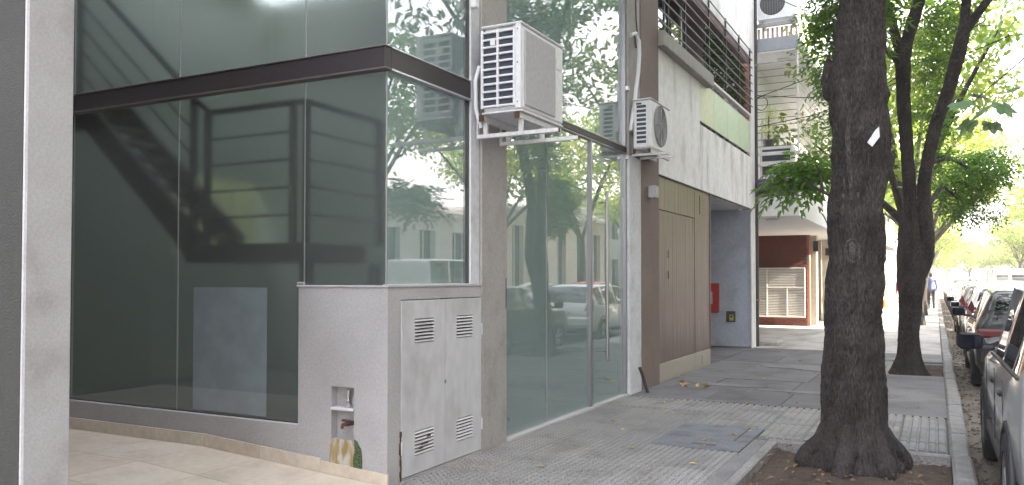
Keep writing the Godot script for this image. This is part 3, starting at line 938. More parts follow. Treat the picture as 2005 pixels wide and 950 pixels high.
	for i in 59:
		poly(cur, [pts[i], pts[i + 1], pts[i + 1] + Vector3(0, 1.09, 0), pts[i] + Vector3(0, 1.09, 0)], Vector3.RIGHT)
	part(win, "curtain", cur, M.beige_paint, -win.position)
	# a hedge of artificial leaves behind the bars is a thing of its own
	var hedge := thing("balcony_screen", "grey-green leafy privacy screen behind the balcony bars of the white building", "screen", V(-3.62, 5.0, 16.2))
	bx(hedge, "mesh_frame", M.iron_grey, V(-3.70, 5.046, 14.72), V(-3.67, 6.10, 14.75), 0.002)
	bx(hedge, "mesh_frame", M.iron_grey, V(-3.70, 6.07, 14.7505), V(-3.67, 6.10, 17.95), 0.002)
	var at := []
	for i in 2200:
		at.append([V(rng.randf_range(-3.72, -3.58), rng.randf_range(5.06, 6.05), rng.randf_range(14.7, 17.95)) - hedge.position, rng.randf_range(0.10, 0.17)])
	leaf_copies(hedge, "leafage", sprig_mesh("screen"), M.leaf_dark, at)
	# right edge: pipe and bare brick
	var pipe := thing("drainpipe", "dark rusty drainpipe running up the far edge of the white building", "pipe", V(-3.49, 0, 18.5))
	part(pipe, "pipe", tube_mesh([Vector3(0, 0, 0), Vector3(0, 9.5, 0)], 0.035, 12), M.iron_dark)
	for y in [1.0, 3.6, 6.2, 8.8]:
		part(pipe, "pipe_clip", tube_mesh([Vector3(0, y, 0), Vector3(0, y + 0.04, 0)], 0.046, 12), M.iron_grey)
	bx(b, "brick_edge", M.brick_edge, V(-3.9, -0.05, 18.441), V(-3.53, 9.5, 18.56), 0.01)


func wall_things() -> void:
	var t := thing("wall_lamp", "small grey square wall lamp on the brown pier", "lamp", V(-3.49, 2.66, 10.83))
	bx(t, "back_plate", M.iron_grey, V(-3.489, 2.61, 10.76), V(-3.475, 2.76, 10.90), 0.003)
	bx(t, "housing", M.ac_front, V(-3.4745, 2.60, 10.755), V(-3.37, 2.765, 10.905), 0.008)
	# tap in the niche
	t = thing("wall_tap", "chrome lever tap standing in the niche of the grey low wall", "tap", V(-3.90, 0.536, 4.872))
	part(t, "valve_body", lathe_mesh(Vector3.ZERO, Vector3.UP, [[0.0, 0.0], [0.026, 0.0], [0.026, 0.012], [0.016, 0.022], [0.013, 0.045], [0.0, 0.045]], 16), M.column_concrete)
	part(t, "lever", tube_mesh([Vector3(0.0, 0.05, 0.0), Vector3(0.012, 0.09, 0.01), Vector3(0.018, 0.135, 0.015)], [0.012, 0.014, 0.014], 12), M.chrome)
	t = thing("tap_spout", "rusty brass tap spout under the shelf of the niche", "tap", V(-3.89, 0.42, 4.885))
	part(t, "spout", tube_mesh([Vector3(0.02, 0.0, -0.03), Vector3(0.0, 0.0, 0.03), Vector3(-0.01, -0.004, 0.075), Vector3(-0.012, -0.03, 0.085)], [0.016, 0.018, 0.014, 0.012], 12), M.rust)
	part(t, "cross_handle", cbox(Vector3(0.085, 0.016, 0.02), 0.005), M.rust, Vector3(-0.005, 0.022, 0.04))
	# red fire cabinet and meter box in the passage
	t = thing("fire_cabinet", "red fire cabinet with a small glass on the blue-grey passage wall", "cabinet", V(-4.38, 0.74, 18.22))
	bx(t, "casing", M.red_paint, V(-4.62, 0.74, 18.06), V(-4.255, 1.39, 18.218), 0.01)
	bx(t, "door_glass", M.aluminium, V(-4.56, 0.93, 18.052), V(-4.37, 1.20, 18.0595), 0.002)
	t = thing("meter_box", "dark meter box with a yellow plate on the blue-grey passage wall", "meter", V(-4.0, 0.54, 18.22))
	bx(t, "casing", M.iron_dark, V(-4.10, 0.54, 18.16), V(-3.905, 0.775, 18.218), 0.006)
	bx(t, "plate", M.yellow_paint, V(-4.03, 0.57, 18.152), V(-3.94, 0.70, 18.1595), 0.004)
	bx(t, "window", M.window_glass, V(-4.01, 0.64, 18.148), V(-3.96, 0.68, 18.1515), 0.001)
	# black hose at the foot of the white jamb
	t = thing("hose_stub", "short black hose stub rising from the pavement beside the white door jamb", "hose", V(-3.42, 0, 10.34))
	part(t, "hose", tube_mesh([V(0.06, -0.01, 0.02), V(0.02, 0.12, 0.01), V(-0.01, 0.25, -0.01), V(-0.03, 0.33, -0.05)], [0.022, 0.022, 0.022, 0.022], 10), M.rubber_and_gap_shade)
	# cables on the office jamb and across the street front
	t = thing("cable", "thin dark cable hanging down the concrete jamb above the small air conditioner", "cable")
	part(t, "wire", tube_mesh([V(-3.485, 8.5, 10.28), V(-3.482, 5.6, 10.25), V(-3.483, 4.9, 10.30), V(-3.48, 4.62, 10.38), V(-3.485, 4.55, 10.30), V(-3.484, 4.72, 10.22)], 0.009, 6), M.cable)
	for q in [["thin black cable sagging from the drainpipe behind the near trunk, lowest", [V(-3.47, 4.85, 18.5), V(-2.2, 4.95, 18.2), V(-0.9, 5.25, 17.5), V(0.8, 5.9, 16.0)]], ["thin black cable crossing in front of the white balcony soffit", [V(-3.47, 5.55, 18.5), V(-2.4, 5.35, 18.3), V(-1.0, 5.2, 17.6), V(1.2, 5.6, 16.0)]], ["thin black cable running up past the white balcony air conditioner", [V(-3.47, 7.9, 18.4), V(-2.2, 7.1, 18.3), V(-1.0, 6.5, 18.0), V(1.0, 6.2, 17.5)]], ["thin black cable rising from the drainpipe towards the tree", [V(-3.47, 5.5, 18.5), V(-2.3, 5.75, 18.2), V(-1.0, 6.1, 17.6), V(1.0, 6.6, 16.0)]]]:
		t = thing("cable", q[0], "cable", Vector3.ZERO, "cables strung from the drainpipe")
		var cv := Curve3D.new()
		for p in q[1]:
			cv.add_point(p)
		part(t, "wire", tube_mesh(Array(q[1]), 0.011, 6), M.cable)
	t = thing("cable_coil", "loop of spare black cable hanging on the drainpipe", "cable", V(-3.42, 5.35, 18.45))
	var ring := []
	for i in 25:
		ring.append(Vector3(cos(TAU * i / 24) * 0.13 + 0.06, sin(TAU * i / 24) * 0.15, 0.01 * i / 24))
	part(t, "wire", tube_mesh(ring, 0.009, 6), M.cable)
	# the paper on the trunk
	t = thing("paper_notice", "torn white paper stuck on the near tree trunk", "paper", V(-0.42, 2.62, 7.0))
	var st := stool()
	prism(st, [Vector3(-0.048, -0.05, 0), Vector3(-0.012, -0.085, 0.003), Vector3(0.042, -0.01, 0.012), Vector3(0.038, 0.07, 0.012), Vector3(0.012, 0.045, 0.004)], Vector3(0, 0, 0.003))
	part(t, "sheet", st, M.paper, Vector3.ZERO, Vector3(0, 0.35, 0))


# ------------------------------------------------------------------ air conditioners
func air_conditioners() -> void:
	var t := thing("air_conditioner", "large white air conditioner with a grey front above the entrance", "air conditioner", V(-3.23, 2.90, 6.47), "outdoor air conditioner units")
	var lo := V(-3.42, 2.90, 6.035)
	var hi := V(-3.04, 3.64, 6.90)
	bx(t, "casing", M.ac_white, lo + Vector3(0, 0.012, -0.02), hi + Vector3(0, -0.012, 0), 0.02)
	bx(t, "top_cover", M.ac_white, V(-3.425, 3.6285, 6.03), V(-3.035, 3.648, 6.905), 0.008)
	bx(t, "base_pan", M.ac_white, V(-3.42, 2.895, 6.04), V(-3.04, 2.911, 6.90), 0.004)
	bx(t, "front_panel", M.ac_front, V(-3.0405, 2.95, 6.085), V(-3.026, 3.585, 6.70), 0.008)
	bx(t, "name_plate", M.ac_white, V(-3.0395, 3.40, 6.735), V(-3.034, 3.50, 6.83), 0.002)
	# end panel with ten rows of two dark openings
	bx(t, "coil", M.ac_fin_and_slot_shade, V(-3.405, 2.96, 6.046), V(-3.12, 3.60, 6.054), 0.0)
	for i in 11:
		bx(t, "grille_bar", M.ac_white, V(-3.415, 2.955 + i * 0.0632 - 0.009, 6.026), V(-3.11, 2.955 + i * 0.0632 + 0.009, 6.045), 0.003)
	for x in [-3.412, -3.262, -3.105]:
		bx(t, "grille_post", M.ac_white, V(x - 0.010, 2.94, 6.022), V(x + 0.010, 3.61, 6.0445), 0.003)
	bx(t, "corner_panel", M.ac_white, V(-3.0945, 2.915, 6.024), V(-3.042, 3.627, 6.054), 0.006)
	bx(t, "grille_tab", M.ac_white, V(-3.28, 3.47, 6.020), V(-3.33, 3.52, 6.0255), 0.002)
	for q in [[-3.07, 3.58], [-3.07, 3.30], [-3.07, 2.97]]:
		bx(t, "screw", M.iron_grey, V(q[0] - 0.006, q[1] - 0.006, 6.0205), V(q[0] + 0.006, q[1] + 0.006, 6.0235), 0.001)
	part(t, "pipe", tube_mesh([V(-3.43, 3.3, 6.15) - t.position, V(-3.48, 3.32, 6.10) - t.position, V(-3.50, 3.2, 6.07) - t.position, V(-3.50, 2.95, 6.08) - t.position, V(-3.47, 2.8, 6.12) - t.position], 0.02, 10), M.hose_white)
	var br := thing("ac_bracket", "white steel wall bracket carrying the large air conditioner", "bracket", V(-3.515, 2.7, 6.4), "air conditioner wall brackets")
	for s in [6.13, 6.55]:
		bx(br, "arm", M.bracket_white, V(-3.50, 2.705, s - 0.018), V(-2.74, 2.74, s + 0.018), 0.004)
		bx(br, "wall_plate", M.bracket_white, V(-3.513, 2.70, s - 0.02), V(-3.501, 2.89, s + 0.02), 0.003)
		bx(br, "end_cap", M.rust, V(-2.7395, 2.707, s - 0.016), V(-2.735, 2.738, s + 0.016), 0.001)
	for l in [-3.43, -3.09]:
		bx(br, "rail", M.bracket_white, V(l - 0.022, 2.8405, 6.06), V(l + 0.022, 2.893, 6.92), 0.004)
		bx(br, "rail_end", M.rust, V(l - 0.024, 2.838, 6.045), V(l + 0.024, 2.894, 6.0595), 0.003)
		for s in [6.13, 6.55]:
			bx(br, "spacer", M.bracket_white, V(l - 0.02, 2.7405, s - 0.015), V(l + 0.02, 2.840, s + 0.015), 0.003)
	# small unit
	t = thing("air_conditioner", "small white air conditioner with a round fan grille on the door jamb", "air conditioner", V(-3.33, 3.17, 10.5), "outdoor air conditioner units")
	ac_with_fan(t, V(-3.46, 3.17, 10.06), V(-3.205, 3.80, 10.92), 10.44, 0.255, true)
	br = thing("ac_bracket", "white steel wall bracket carrying the small air conditioner", "bracket", V(-3.48, 3.05, 10.4), "air conditioner wall brackets")
	for s in [10.14, 10.46]:
		bx(br, "arm", M.bracket_white, V(-3.485, 3.085, s - 0.015), V(-3.02, 3.113, s + 0.015), 0.003)
		bx(br, "wall_plate", M.bracket_white, V(-3.489, 3.085, s - 0.018), V(-3.4855, 3.36, s + 0.018), 0.001)
	for l in [-3.43, -3.24]:
		bx(br, "rail", M.bracket_white, V(l - 0.018, 3.1135, 10.08), V(l + 0.018, 3.168, 10.95), 0.003)
		bx(br, "rail_end", M.rust, V(l - 0.02, 3.112, 10.07), V(l + 0.02, 3.169, 10.0795), 0.002)
	t = thing("drain_hose", "thick white insulated hose running down to the small air conditioner", "hose", V(-3.45, 3.7, 10.2))
	var o := t.position
	part(t, "hose", tube_mesh([V(-3.48, 4.66, 10.08) - o, V(-3.44, 4.70, 10.16) - o, V(-3.43, 4.62, 10.25) - o, V(-3.43, 4.45, 10.27) - o, V(-3.44, 4.2, 10.25) - o, V(-3.45, 4.0, 10.19) - o, V(-3.455, 3.8, 10.15) - o, V(-3.47, 3.6, 10.10) - o, V(-3.475, 3.4, 10.03) - o], 0.026, 12), M.hose_white)
	# on the balcony above
	t = thing("air_conditioner", "white air conditioner with a dark fan grille above the upper balcony", "air conditioner", V(-3.0, 7.24, 18.6), "outdoor air conditioner units")
	bx(t, "casing", M.ac_white, V(-3.47, 7.24, 18.60), V(-2.66, 7.92, 18.95), 0.015)
	part(t, "fan_grille", lathe_mesh(Vector3.ZERO, Vector3(0, 0, 1), [[0.0, 0.006], [0.25, 0.006], [0.27, 0.0]], 32), M.iron_dark, V(-3.14, 7.60, 18.597) - t.position)
	for i in 9:
		bx(t, "grille_bar", M.iron_grey, V(-3.36 + i * 0.055, 7.60 - sqrt(maxf(0.0, 0.0655 - pow(-0.22 + i * 0.055, 2))), 18.580), V(-3.354 + i * 0.055, 7.60 + sqrt(maxf(0.0, 0.0655 - pow(-0.22 + i * 0.055, 2))), 18.5895), 0.001)
	br = thing("ac_bracket", "steel bracket under the air conditioner above the upper balcony", "bracket", V(-3.0, 7.1, 18.7), "air conditioner wall brackets")
	for l in [-3.40, -2.75]:
		bx(br, "arm", M.sill_concrete, V(l - 0.03, 7.16, 18.56), V(l + 0.03, 7.238, 19.2), 0.004)
	bx(br, "rail", M.sill_concrete, V(-3.52, 7.08, 18.58), V(-2.62, 7.1595, 18.64), 0.004)


func ac_with_fan(t: Node3D, lo: Vector3, hi: Vector3, fan_s: float, r: float, slots: bool) -> void:
	var s0 := -lo.z
	var s1 := -hi.z
	bx(t, "casing", M.ac_white, lo + Vector3(0, 0, -0.014), hi, 0.022)
	bx(t, "top_cover", M.ac_white, V(lo.x - 0.003, hi.y + 0.0005, s0 - 0.003), V(hi.x + 0.003, hi.y + 0.014, s1 + 0.003), 0.006)
	var cy := (lo.y + hi.y) / 2 + 0.02
	part(t, "fan_shroud", lathe_mesh(Vector3.ZERO, Vector3.RIGHT, [[0.0, 0.004], [r - 0.01, 0.004], [r, 0.016], [r + 0.016, 0.016], [r + 0.022, 0.0]], 40), M.iron_grey, V(hi.x + 0.0005, cy, fan_s) - t.position)
	for i in 9:
		var rr: float = r * (i + 1.0) / 9.6
		var ring := []
		for k in 29:
			ring.append(Vector3(0, cos(TAU * k / 28) * rr, sin(TAU * k / 28) * rr))
		part(t, "grille_ring", tube_mesh(ring, 0.003, 5), M.ac_front, V(hi.x + 0.016, cy, fan_s) - t.position)
	for k in 8:
		var a := TAU * k / 8
		part(t, "grille_spoke", tube_mesh([Vector3(0, 0, 0), Vector3(0, cos(a) * r, sin(a) * r)], 0.004, 5), M.ac_front, V(hi.x + 0.019, cy, fan_s) - t.position)
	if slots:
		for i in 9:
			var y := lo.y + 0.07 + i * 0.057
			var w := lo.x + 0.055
			bx(t, "side_slot_shade", M.ac_fin_and_slot_shade, V(w, y, s0 + 0.011), V(w + 0.125, y + 0.036, s0 + 0.0135), 0.0)  # dark plates on the casing, painted as the shade inside slots
		bx(t, "grip", M.ac_fin_and_slot_shade, V(lo.x + 0.05, hi.y - 0.06, s0 + 0.011), V(lo.x + 0.12, hi.y - 0.035, s0 + 0.0135), 0.0)  # another dark plate, painted as the shade of a hand recess
		bx(t, "side_rim", M.ac_white, V(hi.x - 0.055, lo.y + 0.02, s0 + 0.003), V(hi.x - 0.01, hi.y - 0.01, s0 + 0.0132), 0.004)


# ------------------------------------------------------------------ house with balconies and the carport
func balcony_house() -> void:
	var b := thing("balcony_house", "white house with barred balconies over a dark red brick carport", "house", V(-3.52, 0, 23.0))
	var o := b.position
	# carport
	bx(b, "carport_back", M.beige_paint, V(-9.2, -0.05, 18.57), V(-9.0, 3.0, 30.0), 0.0)
	var bw := bx(b, "brick_wall", M.mortar, V(-8.99, 0.0, 27.02), V(-3.58, 3.36, 27.25), 0.0)
	bw.set_meta("label", "dark red brick wall at the back of the carport")
	# bricks one by one where they show, 24 x 7 cm
	var n := 0
	for row in 44:
		for col in 8:
			var l := -3.585 - col * 0.25 - (0.125 if row % 2 else 0.0)
			var y := 0.02 + row * 0.0757
			if n >= 290 or l < -5.25:
				continue
			if y > 0.22 and y < 1.80 and l < -3.62:
				continue
			part(bw, "brick", cbox(Vector3(0.238, 0.066, 0.03), 0.004), M.brick, V(l - 0.12, y + 0.034, 27.012) - o - bw.position)
			n += 1
	var lv := bx(b, "louvre_panel", M.far_grey, V(-5.20, 0.285, 26.93), V(-3.62, 1.815, 26.95), 0.0)
	for q in [[-5.2, -3.62, 1.795, 1.835], [-5.2, -3.62, 0.265, 0.305], [-3.655, -3.615, 0.305, 1.795], [-4.80, -4.76, 0.305, 1.795], [-4.76, -3.655, 1.18, 1.215], [-4.18, -4.15, 0.305, 1.18]]:
		bx(lv, "louvre_frame", M.louver, V(q[0], q[2], 26.885), V(q[1], q[3], 26.929), 0.004)
	for k in 29:
		var y := 0.325 + k * 0.051
		var sl := bx(lv, "louvre_slat", M.louver, V(-5.2, y - 0.014, 26.90), V(-3.66, y + 0.014, 26.915), 0.003)
		sl.rotation.x = 0.45
	bx(b, "brick_pier", M.brick_edge, V(-3.579, 0, 27.02), V(-3.49, 3.36, 27.25), 0.006)
	bx(b, "number_plate", M.red_paint, V(-3.55, 2.05, 27.0), V(-3.50, 2.42, 27.015), 0.003)
	bx(b, "number_plate", M.teal, V(-3.55, 2.06, 26.99), V(-3.50, 2.24, 26.9995), 0.003)
	bx(b, "column", M.beige_paint, V(-3.60, 0, 27.60), V(-3.36, 3.36, 27.95), 0.01)
	bx(b, "meter_niche", M.rubber_and_gap_shade, V(-3.45, 2.36, 27.52), V(-3.30, 2.68, 27.598), 0.004)
	bx(b, "inner_wall", M.beige_paint, V(-5.5, 0, 31.0), V(-3.62, 3.36, 31.3), 0.0)
	bx(b, "column", M.beige_paint, V(-3.55, 0, 30.6), V(-3.30, 3.36, 31.0), 0.01)
	bx(b, "meter_niche", M.rubber_and_gap_shade, V(-3.42, 2.30, 30.52), V(-3.12, 2.55, 30.598), 0.004)
	# first balcony: slab, bars, upper slab
	bx(b, "balcony_slab", M.white_paint, V(-9.0, 2.86, 18.60), V(-2.62, 3.30, 31.2), 0.01)
	bx(b, "ceiling_lamp", M.white_paint, V(-3.45, 2.82, 19.3), V(-3.2, 2.859, 19.55), 0.01)
	bx(b, "balcony_kerb", M.mauve_paint, V(-3.51, 3.3005, 18.62), V(-2.64, 3.70, 18.72), 0.006)
	bx(b, "balcony_kerb", M.white_paint, V(-2.72, 3.3005, 18.721), V(-2.64, 3.45, 31.1), 0.006)
	bx(b, "house_wall", M.white_paint, V(-9.0, 3.3005, 19.6), V(-3.72, 6.50, 31.2), 0.0)
	var wn := bx(b, "balcony_window", M.window_glass, V(-3.719, 3.5, 20.4), V(-3.70, 5.3, 22.6), 0.0)
	for q in [[20.35, 20.45], [21.45, 21.55], [22.55, 22.65]]:
		bx(wn, "window_frame", M.white_paint, V(-3.718, 3.45, q[0]), V(-3.66, 5.35, q[1]), 0.004)
	bx(b, "balcony_door", M.door_brown, V(-3.719, 3.31, 24.2), V(-3.68, 5.4, 25.2), 0.004)
	for y in [4.22, 3.98]:
		bx(b, "thick_rail", M.white_paint, V(-3.51, y, 18.61), V(-2.64, y + 0.075, 18.66), 0.004)
		bx(b, "thick_rail", M.white_paint, V(-2.69, y, 18.661), V(-2.64, y + 0.075, 31.1), 0.004)
	for i in 13:
		var y := 4.42 + i * 0.155
		part(b, "balcony_bar", tube_mesh([V(-3.51, y, 18.63) - o, V(-2.66, y, 18.63) - o], 0.009, 6), M.iron_grey)
		part(b, "balcony_bar", tube_mesh([V(-2.66, y, 18.63) - o, V(-2.66, y, 31.0) - o], 0.012, 6), M.white_paint)
	for i in 3:
		var y := 3.5 + i * 0.16
		part(b, "balcony_bar", tube_mesh([V(-2.66, y, 18.63) - o, V(-2.66, y, 31.0) - o], 0.012, 6), M.white_paint)
	for q in [18.64, 20.7, 22.8, 24.9, 27.0, 29.1, 31.05]:
		bx(b, "balcony_post", M.white_paint, V(-2.635, 3.30, q - 0.02), V(-2.605, 6.50, q + 0.02), 0.003)
	bx(b, "balcony_slab", M.white_paint, V(-9.0, 6.50, 18.60), V(-2.62, 6.53, 31.2), 0.004)
	bx(b, "slab_edge", M.grey_blue_paint, V(-9.0, 6.531, 18.59), V(-2.61, 6.83, 31.2), 0.008)
	bx(b, "ceiling_lamp", M.white_paint, V(-3.15, 6.44, 19.2), V(-2.9, 6.499, 19.45), 0.015)
	for i in 9:
		bx(b, "railing_slat", M.far_pink if i % 2 else M.beige_paint, V(-3.48 + i * 0.1, 6.831, 18.68), V(-3.43 + i * 0.1, 7.07, 18.71), 0.003)
	bx(b, "upper_house", M.white_paint, V(-9.0, 6.831, 19.8), V(-3.7, 9.8, 31.2), 0.0)
	bx(b, "ramp_wedge", M.pale_pavement, V(-3.50, -0.02, 18.75), V(-3.10, 0.10, 19.5), 0.03)
	# things on the balcony
	var t := thing("balcony_cabinet", "white framed cabinet with dark blue panels on the white balcony", "cabinet", V(-3.1, 3.70, 18.9))
	bx(t, "frame", M.white_paint, V(-3.46, 3.71, 18.70), V(-2.74, 4.42, 19.1), 0.01)
	bx(t, "panel", M.navy, V(-3.40, 4.10, 18.690), V(-2.80, 4.36, 18.6995), 0.003)
	bx(t, "panel", M.navy, V(-3.40, 3.80, 18.690), V(-2.80, 4.05, 18.6995), 0.003)
	t = thing("flower_pot", "purple flower pot hanging at the white balcony corner", "pot", V(-3.36, 3.42, 18.50))
	part(t, "pot", lathe_mesh(Vector3.ZERO, Vector3.UP, [[0.0, 0.0], [0.09, 0.0], [0.13, 0.22], [0.145, 0.22], [0.145, 0.25], [0.12, 0.25], [0.11, 0.2], [0.0, 0.2]], 20), M.purple)
	part(t, "hook", tube_mesh([Vector3(0, 0.2, 0), Vector3(0, 0.32, -0.02), Vector3(0, 0.5, -0.12)], 0.006, 6), M.iron_dark)
	# potted plant with long leaves
	t = thing("balcony_plant", "dark potted plant with long strap leaves on the white balcony", "plant", V(-3.30, 4.42, 18.9))
	part(t, "pot", lathe_mesh(Vector3.ZERO, Vector3.UP, [[0.0, 0.0], [0.10, 0.0], [0.13, 0.18], [0.0, 0.18]], 16), M.iron_dark)
	var st := stool()
	for i in 60:
		var a := rng.randf() * TAU
		var h0 := rng.randf_range(0.2, 0.85)
		var len := rng.randf_range(0.22, 0.4)
		var d := Vector3(cos(a), 0, sin(a))
		var sd := d.cross(Vector3.UP) * 0.022
		var p0 := Vector3(0, h0, 0) + d * 0.03
		var p1 := p0 + d * len * 0.5 + Vector3(0, len * 0.35, 0)
		var p2 := p0 + d * len + Vector3(0, len * rng.randf_range(-0.3, 0.3), 0)
		poly(st, [p0 - sd * 0.5, p0 + sd * 0.5, p1 + sd, p1 - sd], Vector3.UP)
		poly(st, [p1 - sd, p1 + sd, p2], Vector3.UP)
	part(t, "foliage", st, M.leaf_dark)
	part(t, "stem", tube_mesh([Vector3(0, 0.15, 0), Vector3(0.02, 0.9, 0)], 0.018, 8), M.bark_far)


# a plain street front with window openings that have depth: n storeys of w windows
func house_front(called: String, label: String, m: Material, l: float, into: float, s0: float, s1: float, h: float, storeys: int, cols: int, group := "") -> Node3D:
	var b := thing(called, label, "building", V(l, 0, (s0 + s1) / 2), group)
	var sgn := signf(into)
	bx(b, "wall", m, V(l + into, -0.05, s0), V(l + 0.35 * sgn, h, s1), 0.0)
	var sh := h / storeys
	var cw := (s1 - s0) / cols
	# the front skin is made of piers and bands, so that windows are real recesses
	for i in cols + 1:
		var c := s0 + i * cw
		bx(b, "pier", m, V(l + 0.349 * sgn, -0.05, maxf(s0, c - cw * 0.27)), V(l, h, minf(s1, c + cw * 0.27)), 0.0)
	for k in storeys + 1:
		var y := k * sh
		var y0 := maxf(-0.05, y - sh * 0.15)
		var y1 := minf(h, y + sh * 0.26) if k > 0 else 0.35
		for i in cols:
			bx(b, "band", m, V(l + 0.349 * sgn, y0, s0 + (i + 0.27) * cw + 0.001), V(l + 0.002 * sgn, y1, s0 + (i + 0.73) * cw - 0.001), 0.0)
	for k in storeys:
		for i in cols:
			var y0 := k * sh + (sh * 0.26 if k > 0 else 0.35)
			var y1 := (k + 1) * sh - sh * 0.15
			var a := s0 + (i + 0.27) * cw
			var e := s0 + (i + 0.73) * cw
			var wn := bx(b, "window", M.shop_dark, V(l + 0.30 * sgn, y0, a), V(l + 0.26 * sgn, y1, e), 0.0)
			bx(wn, "frame", M.white_paint, V(l + 0.259 * sgn, y0, (a + e) / 2 - 0.03), V(l + 0.22 * sgn, y1, (a + e) / 2 + 0.03), 0.0)
	bx(b, "cornice", M.white_paint, V(l + into, h + 0.001, s0), V(l - 0.12 * sgn, h + 0.22, s1), 0.02)
	return b


func far_buildings() -> void:
	house_front("row_house", "sunlit pale house just past the balcony house, seen between the two trunks", M.white_paint, -3.55, -7.0, 31.6, 41.0, 6.6, 2, 3, "houses further down the pavement")
	var p := house_front("row_house", "pinkish brick shop front far down the pavement behind the traffic cone", M.far_pink, -3.55, -7.0, 41.1, 55.0, 4.4, 1, 6, "houses further down the pavement")
	var st := stool()
	prism(st, [V(-3.5, 3.5, 41.3) - p.position, V(-1.7, 2.9, 41.3) - p.position, V(-1.7, 2.83, 41.3) - p.position, V(-3.5, 3.3, 41.3) - p.position], Vector3(0, 0, -5.0))
	part(p, "awning", st, M.far_grey)
	bx(p, "shop_sign", M.yellow_paint, V(-3.5, 2.4, 47.0), V(-3.1, 2.75, 47.1), 0.01)
	house_front("row_house", "cream two-storey house far down the pavement past the shop", M.far_cream, -3.55, -7.0, 55.1, 75.0, 7.5, 2, 6, "houses further down the pavement")
	house_front("row_house", "distant white house at the far end of the pavement", M.white_paint, -3.55, -7.0, 75.1, 110.0, 9.0, 3, 10, "houses further down the pavement")
	# behind the viewer, mirrored in the porch side only
	house_front("row_house", "plain rendered house beside the dark side wall, behind the viewer", M.far_grey, -3.60, -6.0, -22.0, -6.0, 7.0, 2, 5, "houses further down the pavement")


func opposite_side() -> void:
	house_front("apartment_block", "tall cream apartment block across the street, shading the near pavement", M.far_cream, 12.0, 9.0, -24.0, 24.5, 23.5, 8, 14, "buildings across the street")
	house_front("low_house", "low pale house across the street with a garden wall, mirrored in the corner glass", M.white_paint, 12.2, 7.0, 25.5, 36.0, 4.2, 1, 4, "buildings across the street")
	house_front("low_house", "low cream house across the street, mirrored in the entrance glass", M.far_cream, 12.0, 7.0, 36.2, 50.0, 5.0, 1, 5, "buildings across the street")
	house_front("low_house", "grey house far across the street", M.far_grey, 12.0, 7.0, 50.2, 80.0, 6.5, 2, 9, "buildings across the street")
	house_front("low_house", "pale house at the far end of the street opposite the pavement", M.far_cream, 12.0, 7.0, 80.2, 130.0, 7.5, 2, 14, "buildings across the street")


# ------------------------------------------------------------------ trees
func leaflet(st: SurfaceTool, base: Vector3, dir: Vector3, up: Vector3, length: float, width: float, fold: float) -> void:
	var side := dir.cross(up).normalized()
	var tip := base + dir * length - up * length * 0.12
	for q in [-1.0, 1.0]:
		var m1: Vector3 = base + dir * length * 0.3 + side * q * width * 0.5 + up * fold * width
		var m2: Vector3 = base + dir * length * 0.7 + side * q * width * 0.36 + up * fold * width * 0.6
		var mid := base + dir * length * 0.5
		poly(st, [base, mid, m1], up)
		poly(st, [m1, mid, m2], up)
		poly(st, [mid, tip, m2], up)


var sprigs := {}


func sprig_mesh(kind: String) -> ArrayMesh:
	if sprigs.has(kind):
		return sprigs[kind]
	var r := RandomNumberGenerator.new()
	r.seed = kind.hash()
	var st := stool()
	if kind == "ash":
		for k in 5:
			var a := TAU * k / 5 + r.randf_range(-0.4, 0.4)
			var d := Vector3(cos(a), r.randf_range(-0.45, 0.35), sin(a)).normalized()
			var up := (Vector3.UP - d * d.y).normalized()
			var side := d.cross(up)
			var ln := r.randf_range(0.22, 0.30)
			for j in 3:
				var p := d * ln * (0.3 + 0.28 * j) - up * 0.012 * j * j
				for q in [-1.0, 1.0]:
					leaflet(st, p, (d * 0.55 + side * q * 0.8 - up * 0.15).normalized(), up, r.randf_range(0.075, 0.10), 0.034, 0.25)
			leaflet(st, d * ln * 1.0 - up * 0.07, (d - up * 0.3).normalized(), up, 0.10, 0.036, 0.25)
	elif kind == "far":
		for k in 26:
			var d := Vector3(r.randf_range(-1, 1), r.randf_range(-0.7, 0.7), r.randf_range(-1, 1))
			var n := Vector3(r.randf_range(-1, 1), r.randf_range(0.2, 1.2), r.randf_range(-1, 1)).normalized()
			var e := n.cross(Vector3(r.randf(), r.randf(), r.randf())).normalized()
			leaflet(st, d * 0.27, e, n, r.randf_range(0.12, 0.17), 0.07, 0.2)
	elif kind == "screen":
		for k in 6:
			var a := TAU * k / 6
			leaflet(st, Vector3.ZERO, Vector3(cos(a), 0.2, sin(a)).normalized(), Vector3.UP, 0.3, 0.2, 0.2)
	elif kind == "plane":
		# one palmate leaf, five pointed lobes
		for k in 5:
			var a := (k - 2) * 0.72
			var ln: float = [0.62, 0.9, 1.0, 0.9, 0.62][k]
			var d := Vector3(sin(a), 0, cos(a))
			var sd := Vector3(cos(a), 0, -sin(a))
			var dip := Vector3(0, -0.10, 0)
			for q in [-1.0, 1.0]:
				poly(st, [Vector3.ZERO, d * ln * 0.45 + Vector3(0, -0.02, 0), d * ln * 0.42 + sd * q * 0.26 + dip * 0.5], Vector3.UP)
				poly(st, [d * ln * 0.45 + Vector3(0, -0.02, 0), d * ln * 0.72 + sd * q * 0.20 + dip, d * ln * 0.42 + sd * q * 0.26 + dip * 0.5], Vector3.UP)
				poly(st, [d * ln * 0.45 + Vector3(0, -0.02, 0), d * ln + dip, d * ln * 0.72 + sd * q * 0.20 + dip], Vector3.UP)
	sprigs[kind] = st.commit()
	return sprigs[kind]


